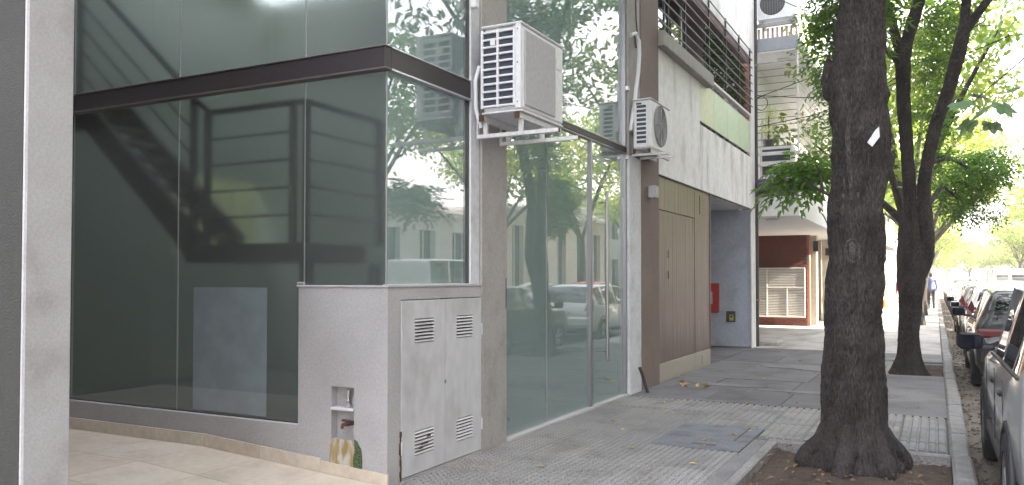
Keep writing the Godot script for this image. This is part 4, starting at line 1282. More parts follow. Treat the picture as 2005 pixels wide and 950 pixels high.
# copies of a sprig: at = [[place, size], ...]
func leaf_copies(parent: Node3D, called: String, mesh: ArrayMesh, m: Material, at: Array, tilt := 0.6) -> MultiMeshInstance3D:
	var mm := MultiMesh.new()
	mm.transform_format = MultiMesh.TRANSFORM_3D
	mm.use_colors = true
	mm.mesh = mesh
	mm.instance_count = at.size()
	for i in at.size():
		var b := Basis.from_euler(Vector3(rng.randf_range(-tilt, tilt), rng.randf() * TAU, rng.randf_range(-tilt, tilt)))
		mm.set_instance_transform(i, Transform3D(b.scaled(Vector3.ONE * at[i][1]), at[i][0]))
		var v := rng.randf_range(0.72, 1.12)
		var warm := rng.randf_range(0.85, 1.25)
		mm.set_instance_color(i, Color(v * warm, v, v * rng.randf_range(0.7, 1.1)))
	var o := MultiMeshInstance3D.new()
	o.name = called
	o.multimesh = mm
	o.material_override = m
	o.set_meta("kind", "stuff")
	parent.add_child(o, true)
	return o


func in_ball() -> Vector3:
	while true:
		var v := Vector3(rng.randf_range(-1, 1), rng.randf_range(-1, 1), rng.randf_range(-1, 1))
		if v.length_squared() <= 1:
			return v
	return Vector3.ZERO


var bark_noise: FastNoiseLite


# a limb along points with radii, its bark displaced into furrows; triangles without normals
func limb(st: SurfaceTool, pts: Array, radii: Array, sides: int, step: float, furrow: float, flare := 0.0) -> void:
	if bark_noise == null:
		bark_noise = FastNoiseLite.new()
		bark_noise.seed = 5
		bark_noise.frequency = 1.0
		bark_noise.fractal_octaves = 2
	var cv := []
	var rad := []
	for i in pts.size() - 1:
		var p0: Vector3 = pts[maxi(i - 1, 0)]
		var p1: Vector3 = pts[i]
		var p2: Vector3 = pts[i + 1]
		var p3: Vector3 = pts[mini(i + 2, pts.size() - 1)]
		var n := maxi(1, int(ceil((p2 - p1).length() / step)))
		for k in n:
			var t := k / float(n)
			cv.append(p1.cubic_interpolate(p2, p0, p3, t))
			rad.append(lerpf(radii[i], radii[i + 1], smoothstep(0, 1, t)))
	cv.append(pts[-1])
	rad.append(radii[-1])
	var rings := []
	var u := Vector3.RIGHT
	for i in cv.size():
		var d: Vector3 = (cv[mini(i + 1, cv.size() - 1)] - cv[maxi(i - 1, 0)]).normalized()
		u = (u - d * u.dot(d)).normalized()
		var w := d.cross(u)
		var ring := []
		for k in sides:
			var a := TAU * k / sides
			var e := u * cos(a) + w * sin(a)
			var p: Vector3 = cv[i] + e * rad[i]
			var f := 0.0
			if furrow > 0:
				var nz := bark_noise.get_noise_3d(p.x * 11, p.y * 1.7, p.z * 11)
				var nz2 := bark_noise.get_noise_3d(p.x * 5 + 9, p.y * 2.2, p.z * 5)
				f = -(1.0 - smoothstep(0.0, 0.13, absf(nz))) * furrow * 1.5 + nz2 * furrow * 1.4 + bark_noise.get_noise_3d(p.x * 50, p.y * 14, p.z * 50) * furrow * 0.5
			if flare > 0:
				var g: float = exp(-maxf(0.0, cv[i].y) / 0.16)
				f += flare * g * (0.35 + 0.65 * maxf(0.0, cos(a * 5 + 0.8 * sin(a * 2))))
			ring.append(p + e * f)
		rings.append(ring)
	for i in rings.size() - 1:
		for k in sides:
			var k2 := (k + 1) % sides
			for q in [rings[i][k], rings[i + 1][k2], rings[i][k2], rings[i][k], rings[i + 1][k], rings[i + 1][k2]]:
				st.add_vertex(q)


func done(st: SurfaceTool) -> ArrayMesh:
	st.index()
	st.generate_normals()
	return st.commit()


func crown_spots(clusters: Array, density: float, size: float) -> Array:
	var at := []
	for c in clusters:
		var r: Vector3 = c[1] if c[1] is Vector3 else Vector3.ONE * c[1]
		var n := int(density * r.x * r.y * r.z * 4.19)
		for i in maxi(n, 6):
			var v := in_ball()
			v = v * pow(v.length() + 0.001, -0.35)
			at.append([c[0] + v * r, size * rng.randf_range(0.75, 1.25)])
	return at


func street_tree(at: Vector3, label: String, group: String, seed_: int, tall: float, wide: float, kind := "far", leaf := "leaf", size := 1.3, density := 6.0) -> void:
	var r := RandomNumberGenerator.new()
	r.seed = seed_
	var t := thing("street_tree", label, "tree", at, group)
	var st := stool()
	var fork := Vector3(r.randf_range(-0.2, 0.2), tall * 0.34, r.randf_range(-0.2, 0.2))
	limb(st, [Vector3(0, -0.1, 0), Vector3(r.randf_range(-0.06, 0.06), 0.8, 0), Vector3(r.randf_range(-0.1, 0.1), tall * 0.2, 0), fork], [0.19, 0.16, 0.15, 0.16], 14, 0.12, 0.008, 0.05)
	part(t, "trunk", done(st), M.bark_far)
	var clusters := []
	var n := 6
	for k in n:
		var a := TAU * (k + r.randf() * 0.6) / n
		var far := wide * r.randf_range(0.45, 0.85)
		var end := fork + Vector3(cos(a) * far, tall * r.randf_range(0.22, 0.56), sin(a) * far)
		var mid := fork.lerp(end, 0.5) + Vector3(0, r.randf_range(-0.1, 0.5), 0)
		var ls := stool()
		limb(ls, [fork - Vector3(0, 0.1, 0), mid, end], [0.10, 0.06, 0.02], 8, 0.3, 0.004)
		part(t, "limb", done(ls), M.bark_far)
		clusters.append([end, Vector3(1.25, 0.9, 1.25) * r.randf_range(0.85, 1.25)])
		clusters.append([mid + Vector3(r.randf_range(-0.5, 0.5), 0.7, r.randf_range(-0.5, 0.5)), Vector3(0.95, 0.7, 0.95) * r.randf_range(0.8, 1.2)])
	clusters.append([fork + Vector3(0, tall * 0.55, 0), Vector3(1.6, 1.1, 1.6)])
	leaf_copies(t, "crown", sprig_mesh(kind), M[leaf], crown_spots(clusters, density, size), 0.8)


func trees() -> void:
	# the near trunk: [height, across, radius]
	var prof := [[-0.12, -0.60, 0.33], [0.005, -0.602, 0.315], [0.111, -0.600, 0.272], [0.235, -0.602, 0.250], [0.442, -0.598, 0.240], [0.856, -0.601, 0.228], [1.271, -0.595, 0.216], [1.687, -0.573, 0.210], [2.104, -0.566, 0.207], [2.519, -0.526, 0.213], [2.686, -0.526, 0.219], [2.939, -0.541, 0.215], [3.149, -0.545, 0.219], [3.357, -0.532, 0.197], [3.566, -0.524, 0.183], [3.775, -0.512, 0.170], [4.6, -0.50, 0.165], [5.2, -0.5, 0.18]]
	var t := thing("street_tree", "thick dark trunked tree nearest the viewer, with a paper stuck on it", "tree", V(-0.60, 0, 7.2), "street trees along the kerb")
	var pts := []
	var rad := []
	for p in prof:
		pts.append(V(p[1] + 0.60, p[0], 0))
		rad.append(p[2] + 0.004)
	var st := stool()
	limb(st, pts, rad, 150, 0.02, 0.016, 0.06)
	part(t, "trunk", done(st), M.bark)
	for q in [[V(0.245, 2.45, -0.02), 0.075, 0.16], [V(0.235, 2.98, -0.05), 0.07, 0.13], [V(-0.165, 3.14, -0.05), 0.065, 0.20]]:
		var bs := stool()
		var c: Vector3 = q[0]
		limb(bs, [c - Vector3(0, q[2], 0), c - Vector3(0, q[2] * 0.6, 0), c, c + Vector3(0, q[2] * 0.6, 0), c + Vector3(0, q[2], 0)], [0.005, q[1] * 0.7, q[1], q[1] * 0.65, 0.005], 20, 0.02, 0.010)
		part(t, "burl", done(bs), M.bark)
	for q in [[2.2, 0.44], [3.5, 0.36], [4.6, 0.50], [5.5, 0.40], [0.3, 0.34], [1.3, 0.38]]:
		var rs := stool()
		var e := Vector3(cos(q[0]), 0, -sin(q[0]))
		var sd := Vector3(-e.z, 0, e.x) * rng.randf_range(-0.12, 0.12)
		limb(rs, [e * 0.16 + Vector3(0, 0.42, 0), e * 0.25 + Vector3(0, 0.17, 0), e * 0.38 + sd * 0.4 + Vector3(0, 0.02, 0), e * q[1] + sd + Vector3(0, -0.10, 0)], [0.05, 0.085, 0.075, 0.03], 20, 0.03, 0.012)
		part(t, "root", done(rs), M.bark)
	# paler bark ridges running down the near side
	for q in [[0.02, 1.95, 3.05, 0.020], [0.075, 2.05, 2.5, 0.014], [-0.03, 2.0, 2.35, 0.016], [0.10, 2.9, 3.35, 0.016]]:
		var rg := stool()
		var rl := []
		var rw := []
		for i in 12:
			var f := i / 11.0
			var y: float = lerpf(q[1], q[2], f)
			var off := 0.06 + 0.02 * sin(y * 2.0)
			rl.append(V(q[0] + off - 0.06 + 0.012 * sin(y * 9.0), y, -sqrt(0.21 * 0.21 - q[0] * q[0]) + 0.004))
			rw.append(q[3] * sin(PI * clampf(f, 0.04, 0.96)) + 0.003)
		limb(rg, rl, rw, 10, 0.03, 0.006)
		part(t, "bark_ridge", done(rg), M.bark_pale)
	# healed branch scar facing the viewer
	var sc := stool()
	var face := V(0.02, 1.72, -0.205)
	var rp := []
	for i in 21:
		var a := TAU * i / 20
		rp.append(face + Vector3(cos(a) * 0.05, sin(a) * 0.09, 0.002 - absf(cos(a)) * 0.006))
	limb(sc, rp, rp.map(func(_x): return 0.016), 8, 0.03, 0.008)
	limb(sc, [face + Vector3(0, -0.07, -0.01), face + Vector3(0.004, -0.03, 0.0), face + Vector3(-0.004, 0.03, 0.0), face + Vector3(0, 0.07, -0.01)], [0.02, 0.034, 0.032, 0.018], 14, 0.02, 0.008)
	part(t, "scar", done(sc), M.scar)
	var top := V(0.1, 5.15, 0)
	var clusters := []
	for e in [V(-2.3, 7.6, -1.6), V(1.9, 8.0, 0.6), V(-0.4, 8.8, 2.4), V(0.9, 7.4, -2.4), V(-2.0, 8.4, 1.5), V(2.6, 7.2, 2.4), V(-0.5, 7.6, -3.2)]:
		var ls := stool()
		limb(ls, [top - Vector3(0, 0.2, 0), top.lerp(e, 0.5) + Vector3(0, 0.3, 0), e], [0.13, 0.08, 0.03], 10, 0.3, 0.006)
		part(t, "limb", done(ls), M.bark_far)
		clusters.append([e, Vector3(1.7, 1.1, 1.7)])
		clusters.append([top.lerp(e, 0.6) + Vector3(0, 0.9, 0), Vector3(1.3, 0.8, 1.3)])
	clusters.append([V(0, 9.6, 0), Vector3(2.0, 1.1, 2.0)])
	leaf_copies(t, "crown", sprig_mesh("far"), M.leaf, crown_spots(clusters, 3.6, 1.35), 0.8)
	# leafy shoot low on the trunk's far side
	var sh := stool()
	limb(sh, [V(-0.10, 2.15, 0.15), V(-0.32, 2.30, 0.8), V(-0.60, 2.52, 1.4)], [0.02, 0.012, 0.006], 8, 0.1, 0.0)
	limb(sh, [V(-0.30, 2.29, 0.75), V(-0.42, 2.60, 1.3), V(-0.55, 2.78, 1.6)], [0.012, 0.008, 0.005], 8, 0.1, 0.0)
	part(t, "shoot", done(sh), M.bark_far)
	var at := crown_spots([[V(-0.56, 2.58, 1.5), Vector3(0.24, 0.17, 0.26)], [V(-0.46, 2.66, 1.5), Vector3(0.20, 0.14, 0.24)], [V(-0.70, 2.46, 1.5), Vector3(0.14, 0.08, 0.16)]], 300.0, 1.15)
	leaf_copies(t, "shoot_leaves", sprig_mesh("ash"), M.leaf, at, 0.5)

	# the forked tree behind it
	t = thing("street_tree", "forked dark tree behind the near trunk, its right limb leaning over the street", "tree", V(-0.39, 0, 14.3), "street trees along the kerb")
	var x0 := -0.39
	var mk := func(list: Array) -> Array:
		var ps := []
		var rs := []
		for p in list:
			ps.append(V(p[1] - x0, p[0], p[3] if p.size() > 3 else 0.0))
			rs.append(p[2])
		return [ps, rs]
	var q: Array = mk.call([[-0.1, -0.40, 0.24], [0.096, -0.40, 0.185], [0.336, -0.386, 0.158], [0.657, -0.379, 0.150], [1.059, -0.350, 0.160], [1.460, -0.310, 0.178], [1.75, -0.29, 0.185], [2.0, -0.30, 0.15], [2.182, -0.305, 0.118], [2.667, -0.339, 0.096], [3.477, -0.375, 0.098], [4.292, -0.414, 0.105], [5.05, -0.424, 0.12]])
	st = stool()
	limb(st, q[0], q[1], 40, 0.05, 0.009, 0.14)
	part(t, "trunk", done(st), M.bark)
	for list in [[[1.55, -0.24, 0.14], [1.85, -0.14, 0.128], [2.1, -0.106, 0.110], [2.498, -0.126, 0.105], [3.05, -0.13, 0.096], [3.848, 0.024, 0.093], [4.389, 0.202, 0.100], [5.006, 0.365, 0.104], [5.391, 0.449, 0.096]], [[5.30, 0.44, 0.09], [5.785, 0.47, 0.07], [7.2, 0.6, 0.05]], [[5.30, 0.44, 0.085], [5.738, 0.759, 0.062], [6.6, 1.4, 0.05], [7.6, 2.1, 0.03]], [[4.95, -0.42, 0.10], [5.4, -0.53, 0.07], [5.8, -0.62, 0.06], [7.5, -1.2, 0.04]], [[4.95, -0.42, 0.11], [5.4, -0.32, 0.095], [5.886, -0.179, 0.095], [7.5, 0.2, 0.05]], [[4.9, -0.44, 0.05], [5.3, -1.0, 0.04, -0.8], [5.2, -1.6, 0.02, -1.6]], [[3.3, -0.10, 0.05], [3.5, 0.25, 0.035, 1.2], [3.4, 0.62, 0.02, 2.4]], [[2.6, -0.10, 0.045], [3.0, 0.12, 0.03, 0.9], [2.9, 0.35, 0.015, 2.0]]]:
		var lq: Array = mk.call(list)
		var ls := stool()
		limb(ls, lq[0], lq[1], 16, 0.07, 0.006)
		part(t, "limb", done(ls), M.bark)
	clusters = []
	for c in [[-1.00, 5.25, 12.2, 0.60, 0.60, 0.8], [-1.16, 4.62, 12.3, 0.46, 0.45, 0.6], [-1.20, 4.1, 12.4, 0.34, 0.42, 0.5], [-1.12, 3.62, 12.5, 0.26, 0.22, 0.4], [-0.9, 5.9, 12.6, 0.6, 0.5, 0.8], [0.62, 3.35, 17.0, 0.55, 0.42, 0.8], [0.95, 3.55, 17.4, 0.40, 0.35, 0.7], [0.30, 2.95, 16.8, 0.35, 0.40, 0.6], [0.75, 2.75, 17.2, 0.30, 0.30, 0.5], [-0.05, 4.6, 15.2, 0.30, 0.8, 0.4], [0.0, 3.6, 15.2, 0.22, 0.6, 0.4], [0.1, 5.6, 15.5, 0.4, 0.5, 0.6]]:
		clusters.append([V(c[0] - x0, c[1], c[2] - 14.3), Vector3(c[3], c[4], c[5])])
	leaf_copies(t, "lower_leaves", sprig_mesh("ash"), M.leaf, crown_spots(clusters, 95.0, 0.95), 0.7)
	clusters = []
	for c in [[-1.2, 7.8, 13.6, 1.6], [0.3, 8.6, 14.6, 1.8], [2.0, 8.0, 14.8, 1.6], [0.7, 7.4, 16.6, 1.4], [-0.6, 8.2, 16.2, 1.5], [-0.4, 7.4, 11.8, 1.4], [1.6, 9.2, 12.8, 1.5]]:
		clusters.append([V(c[0] - x0, c[1], c[2] - 14.3), Vector3(1, 0.65, 1) * c[3]])
	leaf_copies(t, "crown", sprig_mesh("far"), M.leaf, crown_spots(clusters, 3.6, 1.35), 0.8)

	# a plane tree twig with broad leaves hanging over the kerb, from the opposite canopy
	t = thing("plane_twig", "twig with broad five-lobed plane leaves hanging over the kerb at the right", "twig", V(0.30, 3.0, 8.0))
	var tw := stool()
	limb(tw, [V(1.2, 1.5, 0.6), V(0.55, 0.55, 0.2), V(0.08, 0.08, 0.0), V(-0.2, -0.18, 0.1)], [0.012, 0.008, 0.005, 0.003], 8, 0.1, 0.0)
	part(t, "stem", done(tw), M.bark_far)
	for c in [[-0.10, 0.02, 0.0, 0.17, 0.3, -0.5], [0.08, -0.06, -0.05, 0.20, -1.0, -0.7], [0.02, 0.10, 0.1, 0.15, 2.1, -0.3], [0.22, -0.02, 0.05, 0.17, 0.9, -0.9], [0.14, -0.18, 0.0, 0.14, 2.9, -0.6], [-0.02, -0.14, 0.08, 0.15, -2.2, -0.8], [0.30, 0.10, 0.0, 0.13, -0.4, -0.4]]:
		part(t, "leaf", sprig_mesh("plane"), M.leaf_plane, V(c[0], c[1], c[2]), Vector3(-c[5], c[4], 0.2)).scale = Vector3.ONE * c[3]

	# the rows beyond, along both kerbs
	var k := 0
	for s in [21.6, 29.2, 37.0, 45.0, 54.0, 64.0, 76.0, 90.0, 106.0]:
		var where: String = ["third", "fourth", "fifth", "sixth", "seventh", "eighth", "ninth", "tenth", "eleventh"][k]
		street_tree(V(-0.62 if s < 25.0 else -0.5, 0, s), "street tree on the near kerb, %s from the viewer" % where, "street trees along the kerb", 100 + k, 9.5 + 1.5 * sin(s * 2.0), 4.2, "far", "leaf_lime", 1.25 + k * 0.12, 2.2 - k * 0.06)
		k += 1
	k = 0
	for s in [-8.0, 2.0, 11.5, 20.5, 30.0, 39.0, 48.0, 58.0, 69.0, 82.0, 97.0, 115.0]:
		var where: String = ["first", "second", "third", "fourth", "fifth", "sixth", "seventh", "eighth", "ninth", "tenth", "eleventh", "twelfth"][k]
		street_tree(V(8.9, 0, s), "%s street tree of the row across the street" % where, "street trees across the street", 200 + k, 10.0 + 1.5 * cos(s), 4.4, "far", "leaf" if k < 4 else "leaf_lime", 1.3 + k * 0.1, 2.6 - k * 0.1)
		k += 1
	for p in [[-2.0, 135.0, "nearest on the left"], [5.0, 150.0, "in the middle of the roadway end"], [11.0, 140.0, "nearest on the right"], [2.0, 175.0, "farthest but one"], [9.0, 185.0, "farthest of all"], [-6.0, 160.0, "left of all others"], [15.0, 170.0, "right of all others"]]:
		street_tree(V(p[0], -0.1, p[1]), "distant tree closing the street, %s" % p[2], "trees closing the street", int(p[1]), 7.5, 6.5, "far", "leaf_lime", 3.2, 2.2)


# ------------------------------------------------------------------ vehicles
# stations from the rear bumper forward: x, bottom, half width, belt, top, half width at the top; then what the side glazing and the top are from here to the next station
func car_stations(kind: String) -> Array:
	if kind == "van":
		return [[0.0, 0.45, 0.80, 1.0, 1.1, 0.74, "p", "p"], [0.04, 0.36, 0.90, 1.18, 1.35, 0.86, "p", "p"], [0.10, 0.34, 0.93, 1.2, 2.05, 0.84, "p", "p"], [0.3, 0.33, 0.95, 1.2, 2.2, 0.82, "g", "p"], [1.3, 0.33, 0.95, 1.2, 2.22, 0.82, "p", "p"], [1.4, 0.33, 0.95, 1.2, 2.22, 0.82, "g", "p"], [2.5, 0.33, 0.95, 1.2, 2.22, 0.82, "p", "p"], [2.6, 0.33, 0.95, 1.18, 2.2, 0.82, "g", "p"], [3.5, 0.33, 0.95, 1.15, 2.05, 0.80, "g", "g"], [4.1, 0.33, 0.94, 1.08, 1.25, 0.78, "p", "p"], [4.55, 0.34, 0.91, 0.95, 1.02, 0.74, "p", "p"], [4.8, 0.36, 0.86, 0.80, 0.86, 0.70, "p", "p"], [4.9, 0.42, 0.78, 0.66, 0.70, 0.64, "p", "p"]]
	if kind == "sedan":
		return [[0.0, 0.42, 0.70, 0.68, 0.72, 0.60, "p", "p"], [0.06, 0.32, 0.80, 0.86, 0.92, 0.70, "p", "p"], [0.16, 0.30, 0.83, 0.92, 0.99, 0.70, "p", "p"], [0.75, 0.28, 0.85, 0.95, 1.03, 0.68, "p", "g"], [1.30, 0.28, 0.86, 0.95, 1.38, 0.60, "g", "p"], [2.05, 0.28, 0.86, 0.94, 1.44, 0.60, "p", "p"], [2.13, 0.28, 0.86, 0.94, 1.44, 0.60, "g", "p"], [2.7, 0.28, 0.86, 0.93, 1.40, 0.60, "g", "g"], [3.4, 0.28, 0.86, 0.92, 0.99, 0.66, "p", "p"], [3.9, 0.29, 0.84, 0.86, 0.92, 0.66, "p", "p"], [4.25, 0.31, 0.80, 0.74, 0.80, 0.62, "p", "p"], [4.38, 0.36, 0.70, 0.58, 0.62, 0.56, "p", "p"]]
	var suv := kind == "suv"
	var hh := 1.66 if suv else 1.47
	var bl := 1.0 if suv else (0.96 if kind == "crossover" else 0.93)
	var yb := 0.36 if suv else 0.27
	var w := 0.87 if suv else 0.85
	return [[0.0, yb + 0.10, w - 0.12, 0.70, 0.74, w - 0.2, "p", "p"], [0.05, yb, w - 0.04, bl - 0.12, bl - 0.06, w - 0.14, "p", "p"], [0.12, yb, w - 0.02, bl, bl + 0.07, w - 0.15, "p", "g"], [0.46, yb, w, bl + 0.03, hh - 0.06, w - 0.24, "g", "p"], [0.92, yb, w, bl + 0.02, hh - 0.01, w - 0.23, "p", "p"], [1.02, yb, w, bl + 0.01, hh, w - 0.23, "g", "p"], [1.78, yb, w, bl, hh, w - 0.22, "p", "p"], [1.87, yb, w, bl, hh, w - 0.22, "g", "p"], [2.60, yb, w, bl - 0.01, hh - 0.05, w - 0.22, "g", "g"], [3.28, yb, w, bl - 0.02, bl + 0.06, w - 0.16, "p", "p"], [3.70, yb + 0.01, w - 0.01, bl - 0.06, bl + 0.01, w - 0.16, "p", "p"], [4.00, yb + 0.02, w - 0.05, bl - 0.16, bl - 0.10, w - 0.20, "p", "p"], [4.12, yb + 0.04, w - 0.12, bl - 0.30, bl - 0.25, w - 0.26, "p", "p"], [4.16, yb + 0.10, w - 0.2, bl - 0.40, bl - 0.38, w - 0.32, "p", "p"]]


func car(called: String, label: String, category: String, kind: String, paint: String, lat: float, rear_s: float, group: String, detail := true) -> Node3D:
	var stn := car_stations(kind)
	var n := stn.size()
	var length: float = stn[n - 1][0]
	var t := thing(called, label, category, V(lat, -0.13, rear_s + length / 2), group)
	var pm: Material = M["paint_" + paint]
	var grid := []
	for s in stn:
		var w: float = s[2]
		var z: float = length / 2 - s[0]
		var half := [[0.0, s[1]], [w - 0.09, s[1]], [w - 0.015, s[1] + 0.10], [w, lerpf(s[1], s[3], 0.55)], [w - 0.012, s[3] - 0.06], [w - 0.05, s[3]], [s[5], s[4] - 0.055], [s[5] - 0.10, s[4] - 0.008], [0.0, s[4] + 0.012]]
		var ring := []
		for k in range(1, 9):
			ring.append(Vector3(-half[k][0], half[k][1], z))
		for k in range(7, -1, -1):
			ring.append(Vector3(half[k][0], half[k][1], z))
		grid.append(ring)
	var cols := 16
	# smooth normals over the whole shell
	var nrm := []
	for i in n:
		var row := []
		for j in cols:
			var a: Vector3 = grid[mini(i + 1, n - 1)][j] - grid[maxi(i - 1, 0)][j]
			var b: Vector3 = grid[i][mini(j + 1, cols - 1)] - grid[i][maxi(j - 1, 0)]
			var v := b.cross(a).normalized()
			if v.dot(grid[i][j] - Vector3(0, 0.7, 0)) < 0 and absf(v.dot(Vector3.UP)) < 0.999:
				v = -v
			row.append(v)
		nrm.append(row)
	var put := func(st: SurfaceTool, i: int, j: int, off: float) -> void:
		var f := func(a: int, b: int) -> Vector3: return grid[a][b] + nrm[a][b] * off
		quad_n(st, f.call(i, j), f.call(i, j + 1), f.call(i + 1, j + 1), f.call(i + 1, j), nrm[i][j], nrm[i][j + 1], nrm[i + 1][j + 1], nrm[i + 1][j])
	var body := stool()
	var windows := {}
	for i in n - 1:
		for j in cols - 1:
			var side_glass: bool = (j == 4 or j == 10) and stn[i][6] == "g"
			var top_glass: bool = j >= 6 and j <= 8 and stn[i][7] == "g"
			if side_glass or top_glass:
				var key := "windscreen" if top_glass else "window %d %d" % [i, j]
				if top_glass and i < n / 2:
					key = "rear_window"
				if not windows.has(key):
					windows[key] = stool()
				put.call(windows[key], i, j, 0.0)
			else:
				put.call(body, i, j, 0.0)
	poly(body, grid[0], Vector3.BACK)
	poly(body, grid[n - 1], Vector3.FORWARD)
	part(t, "body", body, pm)
	for key in windows:
		part(t, key.split(" ")[0], windows[key], M.car_glass)
	# wheels
	var r := 0.34 if kind in ["suv", "van"] else 0.30
	var wx: float = stn[4][2] - 0.10
	var fx := length - (0.82 if kind != "van" else 0.95)
	for x in [0.72, fx]:
		for q in [-1.0, 1.0]:
			var wh := part(t, "wheel", lathe_mesh(Vector3.ZERO, Vector3(q, 0, 0), [[r * 0.62, -0.10], [r - 0.02, -0.10], [r, -0.07], [r, 0.09], [r - 0.02, 0.115], [r * 0.64, 0.118]], 28), M.tyre, Vector3(q * wx, r, length / 2 - x))
			var rim := part(wh, "rim", lathe_mesh(Vector3.ZERO, Vector3(q, 0, 0), [[0.0, 0.075], [r * 0.2, 0.08], [r * 0.24, 0.06], [r * 0.56, 0.05], [r * 0.60, 0.108], [r * 0.65, 0.112]], 24), M.iron_grey)
			if detail:
				for k in 5:
					var a := TAU * k / 5
					part(wh, "spoke", cbox(Vector3(0.02, r * 0.46, 0.05), 0.008), M.aluminium, Vector3(q * 0.095, cos(a) * r * 0.38, sin(a) * r * 0.38), Vector3(a, 0, 0))
			rim.set_meta("kind", "part")
			rim.remove_meta("kind")
			# arch lip
			var arc := []
			for k in 13:
				var a := lerpf(-0.25, PI + 0.25, k / 12.0)
				arc.append(Vector3(q * (wx + 0.095), r + sin(a) * (r + 0.05), length / 2 - x + cos(a) * (r + 0.05)))
			part(t, "wheel_arch", tube_mesh(arc, 0.022, 6), M.plastic_black)
	if not detail:
		for q in [-1.0, 1.0]:
			part(t, "tail_light", cbox(Vector3(0.16, 0.2, 0.06), 0.02), M.tail_red, Vector3(q * (stn[2][2] - 0.12), stn[2][3] - 0.12, length / 2 - 0.05))
		part(t, "number_plate", cbox(Vector3(0.45, 0.12, 0.02), 0.004), M.paper, Vector3(0, 0.62, length / 2 + 0.012))
		return t
	# rear: lights, bumper, plate, wiper
	for q in [-1.0, 1.0]:
		if kind == "hatch":
			var tl := stool()
			prism(tl, [Vector3(q * 0.83, 0.78, length / 2 - 0.06), Vector3(q * 0.62, 0.80, length / 2 - 0.02), Vector3(q * 0.66, 1.0, length / 2 - 0.10), Vector3(q * 0.72, 1.18, length / 2 - 0.20), Vector3(q * 0.80, 1.02, length / 2 - 0.20)], Vector3(0, 0, 0.045))
			part(t, "tail_light", tl, M.tail_red)
		else:
			part(t, "tail_light", cbox(Vector3(0.34, 0.13, 0.10), 0.03), M.tail_red, Vector3(q * 0.64, stn[2][3] - 0.13, length / 2 - 0.055), Vector3(0, -q * 0.12, 0))
		part(t, "headlight", cbox(Vector3(0.30, 0.15, 0.12), 0.03), M.lamp_clear, Vector3(q * 0.55, stn[n - 3][4] - 0.03, -length / 2 + 0.10), Vector3(0, q * 0.25, 0))
		# mirror on its arm
		var mx: float = q * (stn[4][2] + 0.115)
		var mz := length / 2 - (3.12 if kind != "sedan" else 3.2)
		var my: float = stn[8][3] + 0.085
		var mir := part(t, "mirror", cbox(Vector3(0.21, 0.145, 0.09), 0.035), M.plastic_black if paint != "white" else pm, Vector3(mx, my, mz))
		part(mir, "mirror_glass", cbox(Vector3(0.18, 0.115, 0.006), 0.002), M.mirror_glass, Vector3(0, 0, 0.047))
		part(mir, "mirror_arm", cbox(Vector3(0.12, 0.04, 0.05), 0.012), M.plastic_black, Vector3(-q * 0.13, -0.06, -0.01))
		# doors: dark strips painted as the shade of the gaps, handles and sill strips
		for d in [[1.06, 1.86], [1.89, 2.95]]:
			var hx: float = length / 2 - d[0] - 0.13
			part(t, "door_handle", cbox(Vector3(0.028, 0.035, 0.15), 0.012), pm if kind != "suv" else M.plastic_black, Vector3(q * (stn[4][2] + 0.008), stn[5][3] - 0.15, hx))
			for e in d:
				part(t, "door_gap_shade", cbox(Vector3(0.004, 0.52, 0.007), 0.0), M.rubber_and_gap_shade, Vector3(q * (stn[4][2] - 0.001), stn[4][1] + 0.34, length / 2 - e))
		# window trims along the belt, pillars
		part(t, "belt_trim", tube_mesh([Vector3(q * (stn[3][2] - 0.045), stn[3][3] + 0.004, length / 2 - stn[3][0]), Vector3(q * (stn[8][2] - 0.045), stn[8][3] + 0.004, length / 2 - stn[8][0] - 0.3)], 0.012, 6), M.plastic_black)
		part(t, "front_pillar", tube_mesh([Vector3(q * stn[8][5], stn[8][4] - 0.05, length / 2 - stn[8][0]), Vector3(q * (stn[9][5] + 0.02), stn[9][4] - 0.03, length / 2 - stn[9][0])], 0.03, 8), pm)
		part(t, "side_sill", cbox(Vector3(0.05, 0.10, 1.9), 0.02), M.plastic_black, Vector3(q * (stn[4][2] - 0.02), stn[4][1] + 0.02, length / 2 - 2.05))
	part(t, "bumper", cbox(Vector3(1.62, 0.26, 0.16), 0.05), M.plastic_black if kind == "suv" else pm, Vector3(0, 0.52, length / 2 - 0.02))
	part(t, "number_plate", cbox(Vector3(0.46, 0.13, 0.012), 0.004), M.paper, Vector3(0, 0.72, length / 2 + 0.008))
	for q in [[-0.37, 1.95], [0.37, 1.95], [0.0, 1.05]]:
		var seat := part(t, "seat", cbox(Vector3(0.48 if q[0] else 1.2, 0.62, 0.16), 0.06), M.seat_cloth, Vector3(q[0], 0.86, length / 2 - q[1]), Vector3(0.2, 0, 0))
		part(seat, "headrest", cbox(Vector3(0.26, 0.17, 0.10), 0.04), M.seat_cloth, Vector3(0, 0.40, 0.0))
	part(t, "floor_pan", cbox(Vector3(1.5, 0.06, length - 0.5), 0.0), M.plastic_black, Vector3(0, stn[4][1] - 0.035, 0))
	return t


